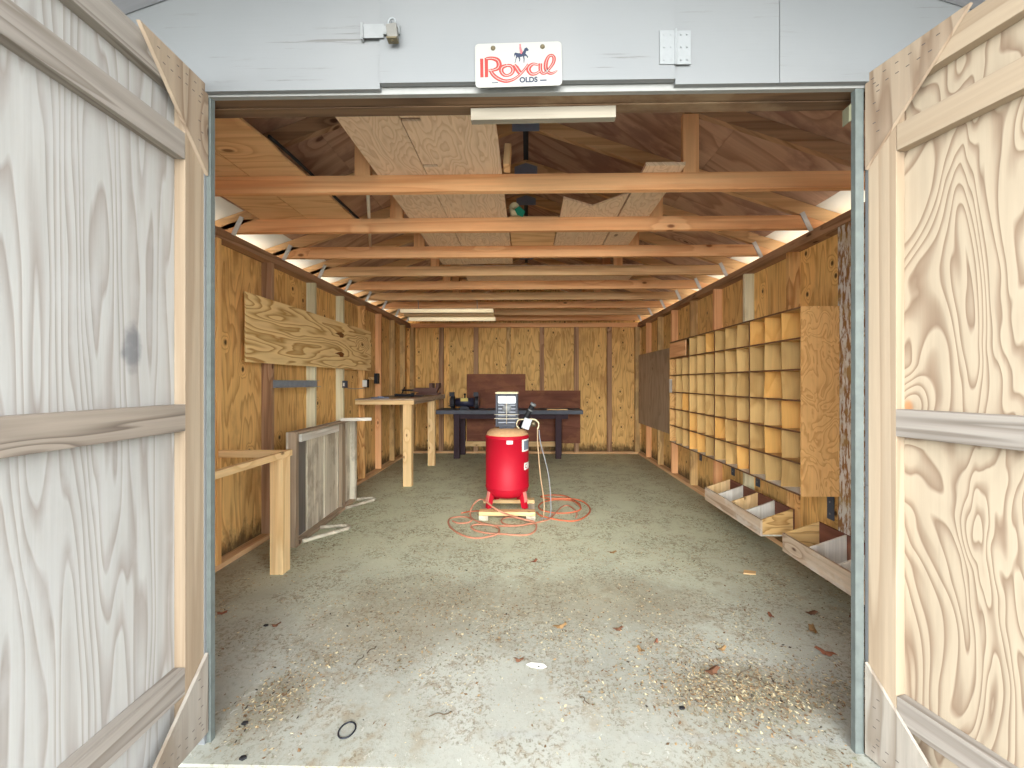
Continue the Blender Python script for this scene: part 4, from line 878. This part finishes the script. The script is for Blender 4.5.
# pressure switch, handle cylinder
b = MB(); b.cyl((0.13, -0.02, PZ-0.01), (0.265, -0.08, PZ+0.235), 0.026, 18); b.build('filter_cylinder', M_rubber, t)
b = MB(); b.cyl((0.262, -0.079, PZ+0.230), (0.272, -0.083, PZ+0.248), 0.030, 18); b.cyl((0.235, -0.067, PZ+0.178), (0.24, -0.069, PZ+0.188), 0.0275, 18); b.build('filter_cap', M_galv, t)
b = MB(); b.box(0.16, 0.24, -0.11, -0.04, PZ-0.01, PZ+0.10, Matrix.Translation((0.2, 0, PZ+0.04)) @ Matrix.Rotation(0.35, 4, 'Y') @ Matrix.Translation((-0.2, 0, -PZ-0.04))); b.build('pressure_switch', plain('light_grey_casting', col(176, 180, 182), 0.5, 0.2), t, bevel=0.006)
b = MB(); b.cyl((0.27, -0.10, PZ+0.045), (0.27, -0.135, PZ+0.045), 0.028, 20); b.cyl((0.24, -0.07, PZ+0.10), (0.30, -0.09, PZ+0.06), 0.012, 10); b.build('gauge', M_brass, t)
b = MB(); b.tube(smooth_path([(0.125, -0.12, PZ-0.0), (0.10, -0.14, PZ+0.04), (0.12, -0.13, PZ+0.085), (0.17, -0.10, PZ+0.09)]), 0.006, 8); b.tube(smooth_path([(0.23, -0.09, PZ+0.09), (0.29, -0.10, PZ+0.085), (0.325, -0.10, PZ+0.04), (0.31, -0.10, PZ-0.01)]), 0.007, 8); b.build('copper_line', M_plastic, t)
# cords hanging down
b = MB(); b.tube(smooth_path([(CX+0.31, CY-0.10, 0.875), (CX+0.315, CY-0.11, 0.70), (CX+0.34, CY-0.12, 0.40), (CX+0.375, CY-0.13, 0.16), (CX+0.37, CY-0.16, 0.012), (CX+0.36, CY-0.30, 0.010)], 8), 0.0065, 8); o = b.build('power_cord', M_tanhose); tag(o, 'tan cord hanging straight down the right side of the compressor', 'cord')
b = MB(); b.tube(smooth_path([(CX+0.325, CY-0.09, 0.865), (CX+0.345, CY-0.08, 0.72), (CX+0.42, CY-0.08, 0.42), (CX+0.445, CY-0.09, 0.15), (CX+0.43, CY-0.14, 0.010), (CX+0.33, CY-0.22, 0.009)], 8), 0.005, 8); o = b.build('air_line', M_greyhose); tag(o, 'thin grey line hanging beside the tan cord right of the compressor', 'hose')
# orange air hose on the floor
def hpts(L):
    out = []
    for p in L:
        z = p[2] if len(p) > 2 else 0.009
        out.append(on_level(440+p[0]/6.4, 480+p[1]/6.4, z))
    return out
H1 = [(870,240),(876,212),(850,180),(815,163),(780,172),(740,212),(700,248),(640,268),(540,287),(450,290),(398,272),(400,250),(450,238),(530,250),(600,265,0.02),(560,258,0.03),(480,236,0.06),(410,212,0.12),(350,180,0.16),(300,142,0.19),(262,123,0.19),(222,148,0.15),(196,195,0.06),(200,240),(250,268),(330,288),(430,294,0.02),(520,290,0.02),(585,276,0.02),(615,285,0.02),(610,322),(570,348),(500,353),(400,346),(300,340),(225,322),(200,298),(240,284,0.025),(330,290,0.03),(376,310,0.025),(370,342,0.03),(320,360,0.02),(240,372),(170,362),(100,330),(58,288),(60,250),(110,236),(175,238),(204,254,0.025),(180,272),(120,276),(80,262)]
b = MB(); b.tube(smooth_path(hpts(H1), 7), 0.0085, 8); o = b.build('air_hose', M_hose); tag(o, 'long dusty orange air hose looped on the floor before the compressor', 'hose')
H2 = [(900,180),(890,150),(830,130),(740,126),(665,140),(632,165),(650,192),(730,210),(820,210),(885,196,0.02),(900,175,0.03),(860,135,0.03),(800,102),(700,96),(645,106),(700,118,0.025),(800,118,0.03),(890,128,0.02),(945,160),(960,200),(920,240),(860,262),(780,258),(700,244),(640,225),(618,205)]
b = MB(); b.tube(smooth_path(hpts(H2), 7), 0.0085, 8); o = b.build('extension_cord', M_hose2); tag(o, 'brighter orange cord coiled on the floor right of the compressor skid', 'cord')
b = MB(); b.tube(smooth_path(hpts([(262,197,0.02),(200,200),(165,206),(135,212)]), 5), 0.007, 8); o = b.build('cord_end', M_hose2); tag(o, 'short orange cord end on the floor left of the skid', 'cord')

# ------------------------------------------------------------------ floor litter
def density(x, y):
    d = 0.12
    if y < 4.6:
        d += 0.5*math.exp(-((x-0.9)/0.8)**2-((y-1.95)/0.5)**2)
        d += 0.9*math.exp(-((x-1.05)/0.30)**2-((y-1.72)/0.14)**2)
        d += 0.30*math.exp(-((x-0.1)/0.9)**2-((y-2.7)/0.5)**2)
        d += 0.45*math.exp(-((x+0.8)/0.6)**2-((y-2.4)/0.6)**2)
        d += 0.9*math.exp(-((x+1.05)/0.14)**2-((y-1.65)/0.16)**2)
        d += 0.30*math.exp(-((x-1.2)/0.7)**2-((y-3.0)/0.7)**2)
        if y < 1.62 and abs(x) < 0.75: d *= 0.25
    else: d = 0.05
    if x < -1.75 or x > 1.65: d += 0.3
    if 3.0 < y < 4.6: d += 0.15
    return d
nz = mathutils.noise
b = MB(); cnt = 0
HC = 0
for hx, hy, ax, ay, n_ in ((0.98, 1.75, 0.22, 0.085, 2600), (-1.1, 1.66, 0.07, 0.10, 500), (0.75, 1.9, 0.30, 0.10, 900), (0.1, 2.35, 0.5, 0.2, 700), (-0.7, 2.3, 0.35, 0.3, 900)):
    for _ in range(n_):
        x = R.gauss(hx, ax); y = R.gauss(hy, ay)
        if y < 1.42 or abs(x) > 1.7 or (abs(x) > 1.15 and y < 1.6): continue
        L = R.uniform(0.003, 0.011); W = L*R.uniform(0.15, 0.5); a = R.uniform(0, 6.28); c, s = math.cos(a), math.sin(a); z = R.uniform(0.001, 0.006)
        vs = [b.bm.verts.new((x+px*c-py*s, y+px*s+py*c, z+pz)) for px, py, pz in ((-L, 0, 0), (0, -W, 0.001), (L, 0, R.uniform(0, 0.004)), (0, W, 0))]
        b.mi = R.choices([0, 1, 2, 3, 4], [4, 3.5, 4, 2, 1])[0]; b._f(vs)
while cnt < 60000:
    x = R.uniform(XL+0.02, XR-0.02); y = R.uniform(1.40, 6.6)
    cl = nz.noise(Vector((x*3.5, y*3.5, 0)))*0.8 + nz.noise(Vector((x*11, y*11, 3)))*0.6
    if R.random() > density(x, y)*max(0.02, (0.6+cl*1.5)): continue
    if abs(x) > 1.2 and y < 1.6: continue
    cnt += 1
    a = R.uniform(0, 2*PI); big = R.random()**5
    L = 0.0018+0.008*big; W = L*R.choice([0.2, 0.3, 0.5, 0.7])
    c, s = math.cos(a), math.sin(a); z = 0.0012+R.random()*0.002; tz = R.uniform(-0.3, 0.3)
    P4 = [(-L, 0, 0), (-L*0.2, -W, tz*W), (L, R.uniform(-W, W)*0.4, R.random()*L*0.5), (L*0.1, W, -tz*W)]
    if (x-0.98)**2/0.12 + (y-1.74)**2/0.03 < 1 and R.random() < 0.15: L *= 1.6; W *= 1.6; P4 = [(-L, 0, 0), (-L*0.2, -W, 0), (L, W*0.2, R.random()*L*0.6), (L*0.1, W, 0.001)]; vs = [b.bm.verts.new((x+px*c-py*s, y+px*s+py*c, z+pz)) for px, py, pz in P4]
    else: vs = [b.bm.verts.new((x+px*c-py*s, y+px*s+py*c, max(0.0004, z+pz))) for px, py, pz in P4]
    b.mi = R.choices([0, 1, 2, 3, 4], [5, 3, 4, 4, 0.5])[0]
    b._f(vs)
o = b.build('leaf_litter', [plain('litter_tan', col(158, 134, 98), 0.9), plain('litter_brown', col(112, 86, 60), 0.9), plain('litter_grey_green', col(124, 122, 100), 0.9), plain('litter_straw', col(196, 182, 146), 0.9), plain('litter_dark', col(60, 52, 44), 0.9)])
tag(o, 'fine dry leaf crumbs and wood chips scattered over the concrete floor', 'leaf litter', kind='stuff')
# twigs
for i, (px, py, L, a) in enumerate([(745, 672, 0.14, 0.6), (762, 682, 0.12, 2.4), (360, 660, 0.07, 1.3), (372, 650, 0.06, 1.0), (585, 700, 0.05, 2.2), (440, 715, 0.09, 0.2)]):
    p = on_level(px, py, 0.004); b = MB()
    b.tube(smooth_path([(-L/2, 0, 0), (-L*0.1, 0.006, 0.004), (L*0.2, -0.004, 0.003), (L/2, 0.008, 0)], 4), 0.0022, 5)
    o = b.build('twig', plain('twig_bark', col(84, 72, 56), 0.9)); o.location = p; o.rotation_euler = (0, 0, a)
    tag(o, ['dark twig on the floor left of the right-hand litter heap', 'dark twig crossing another by the right-hand litter heap', 'thin curved twig on the left floor behind the black ring', 'shorter twig beside the curved one on the left floor', 'small twig on bare concrete near the middle of the threshold', 'pale flat twig on the floor right of the black ring'][i], 'twig', 'twigs on the floor')
# larger leaves
LP = [(811, 614, 0.045, 0.3, 'dark curled brown leaf on the floor below the near wooden bin'), (813, 631, 0.05, 1.2, 'brown leaf just in front of the dark curled leaf'), (825, 653, 0.05, 2.4, 'golden brown leaf near the right jamb, closest to it'), (852, 618, 0.04, 0.8, 'brown leaf at the edge of the right jamb shadow'),
      (722, 650, 0.03, 0.5, 'small red-brown leaf above the right litter heap'), (771, 617, 0.03, 1.5, 'tan leaf on the floor left of the dark curled leaf'), (618, 630, 0.035, 0.4, 'orange-brown leaf with stem right of the middle floor'), (641, 651, 0.03, 2.0, 'rusty leaf right of the white scrap on the floor'),
      (656, 643, 0.022, 1.0, 'small round rusty leaf beside another rusty leaf'), (519, 661, 0.028, 0.1, 'orange leaf touching the white scrap on the floor'), (560, 627, 0.045, 0.3, 'yellowish dry leaf tuft in the middle of the floor'), (222, 614, 0.035, 0.2, 'reddish leaf by the foot of the left door'),
      (276, 626, 0.03, 0.6, 'reddish leaf on the left floor near two black bits'), (612, 553, 0.045, 0.3, 'brown leaf on the floor right and in front of the hose'), (534, 562, 0.04, 0.9, 'brown leaf on the floor just before the hose loops'), (712, 672, 0.05, 0.5, 'olive leaf clump left of the right litter heap')]
lm = [M_tile_leaf, plain('golden_leaf', col(128, 100, 64), 0.8), plain('red_leaf', col(116, 70, 48), 0.8)]
for i, (px, py, L, a, lab) in enumerate(LP):
    p = on_level(px, py, 0.004); b = MB()
    out = []
    for k in range(14):
        th = 2*PI*k/14; rr = L*(0.55+0.45*abs(math.cos(th)))*(1 if k % 2 else 0.72)
        out.append((rr*math.cos(th), rr*0.6*math.sin(th), 0.008*math.cos(2*th)+0.006*R.random()))
    cv = b.bm.verts.new((0, 0, 0.004)); vs = [b.bm.verts.new(q_) for q_ in out]
    for k in range(14): b._f([cv, vs[k], vs[(k+1) % 14]])
    o = b.build('fallen_leaf', lm[i % 3]); o.location = p + Vector((0, 0, 0.006)); o.rotation_euler = (0, 0, a); sm = o.modifiers.new('s', 'SOLIDIFY'); sm.thickness = 0.001
    tag(o, lab, 'leaf', 'fallen leaves on the floor', kind='thing')
p = on_level(536, 665, 0.004); b = MB(); b.prism([(-0.045, 0.0), (-0.02, -0.014), (0.03, -0.016), (0.05, -0.004), (0.035, 0.012), (-0.025, 0.014)], 0.004); o = b.build('paint_chip', M_white); o.location = p-Vector((0, 0, 0.003)); o.rotation_euler = (0.03, 0, -0.1); tag(o, 'white flat scrap on the floor in the middle foreground', 'scrap')
p = on_level(749, 573, 0.0); b = MB(); b.prism([(-0.05, -0.02), (0.03, -0.03), (0.055, 0.01), (-0.02, 0.03)], 0.008); o = b.build('wood_chip', W_post('X')); o.location = p+Vector((0, 0, 0.001)); tag(o, 'tan wood chip on the floor in front of the near wooden bin', 'wood chip')
p = on_level(347, 730, 0.004); b = MB()
ring = [(0.030*math.cos(2*PI*k/28), 0.036*math.sin(2*PI*k/28), 0) for k in range(29)]; b.tube(ring, 0.0032, 6); o = b.build('rubber_ring', M_darksteel); o.location = p; tag(o, 'thin dark ring lying on the concrete at the front left', 'ring')
for px, py, lab in ((245, 724, 'black pebble-like bit by the left door foot, farther in'), (243, 759, 'dark bit nearest the slab edge at the front left'), (266, 626, 'small black bit on the left floor'), (682, 709, 'small black bit on bare concrete right of the middle')):
    p = on_level(px, py, 0.0); b = MB(); b.prism([(-0.012, -0.006), (0.004, -0.010), (0.014, 0.0), (0.006, 0.009), (-0.010, 0.006)], 0.007); o = b.build('debris_bit', M_rubber, bevel=0.002); o.location = p+Vector((0, 0, 0.001)); tag(o, lab, 'debris', 'black debris bits on the floor', kind='thing')
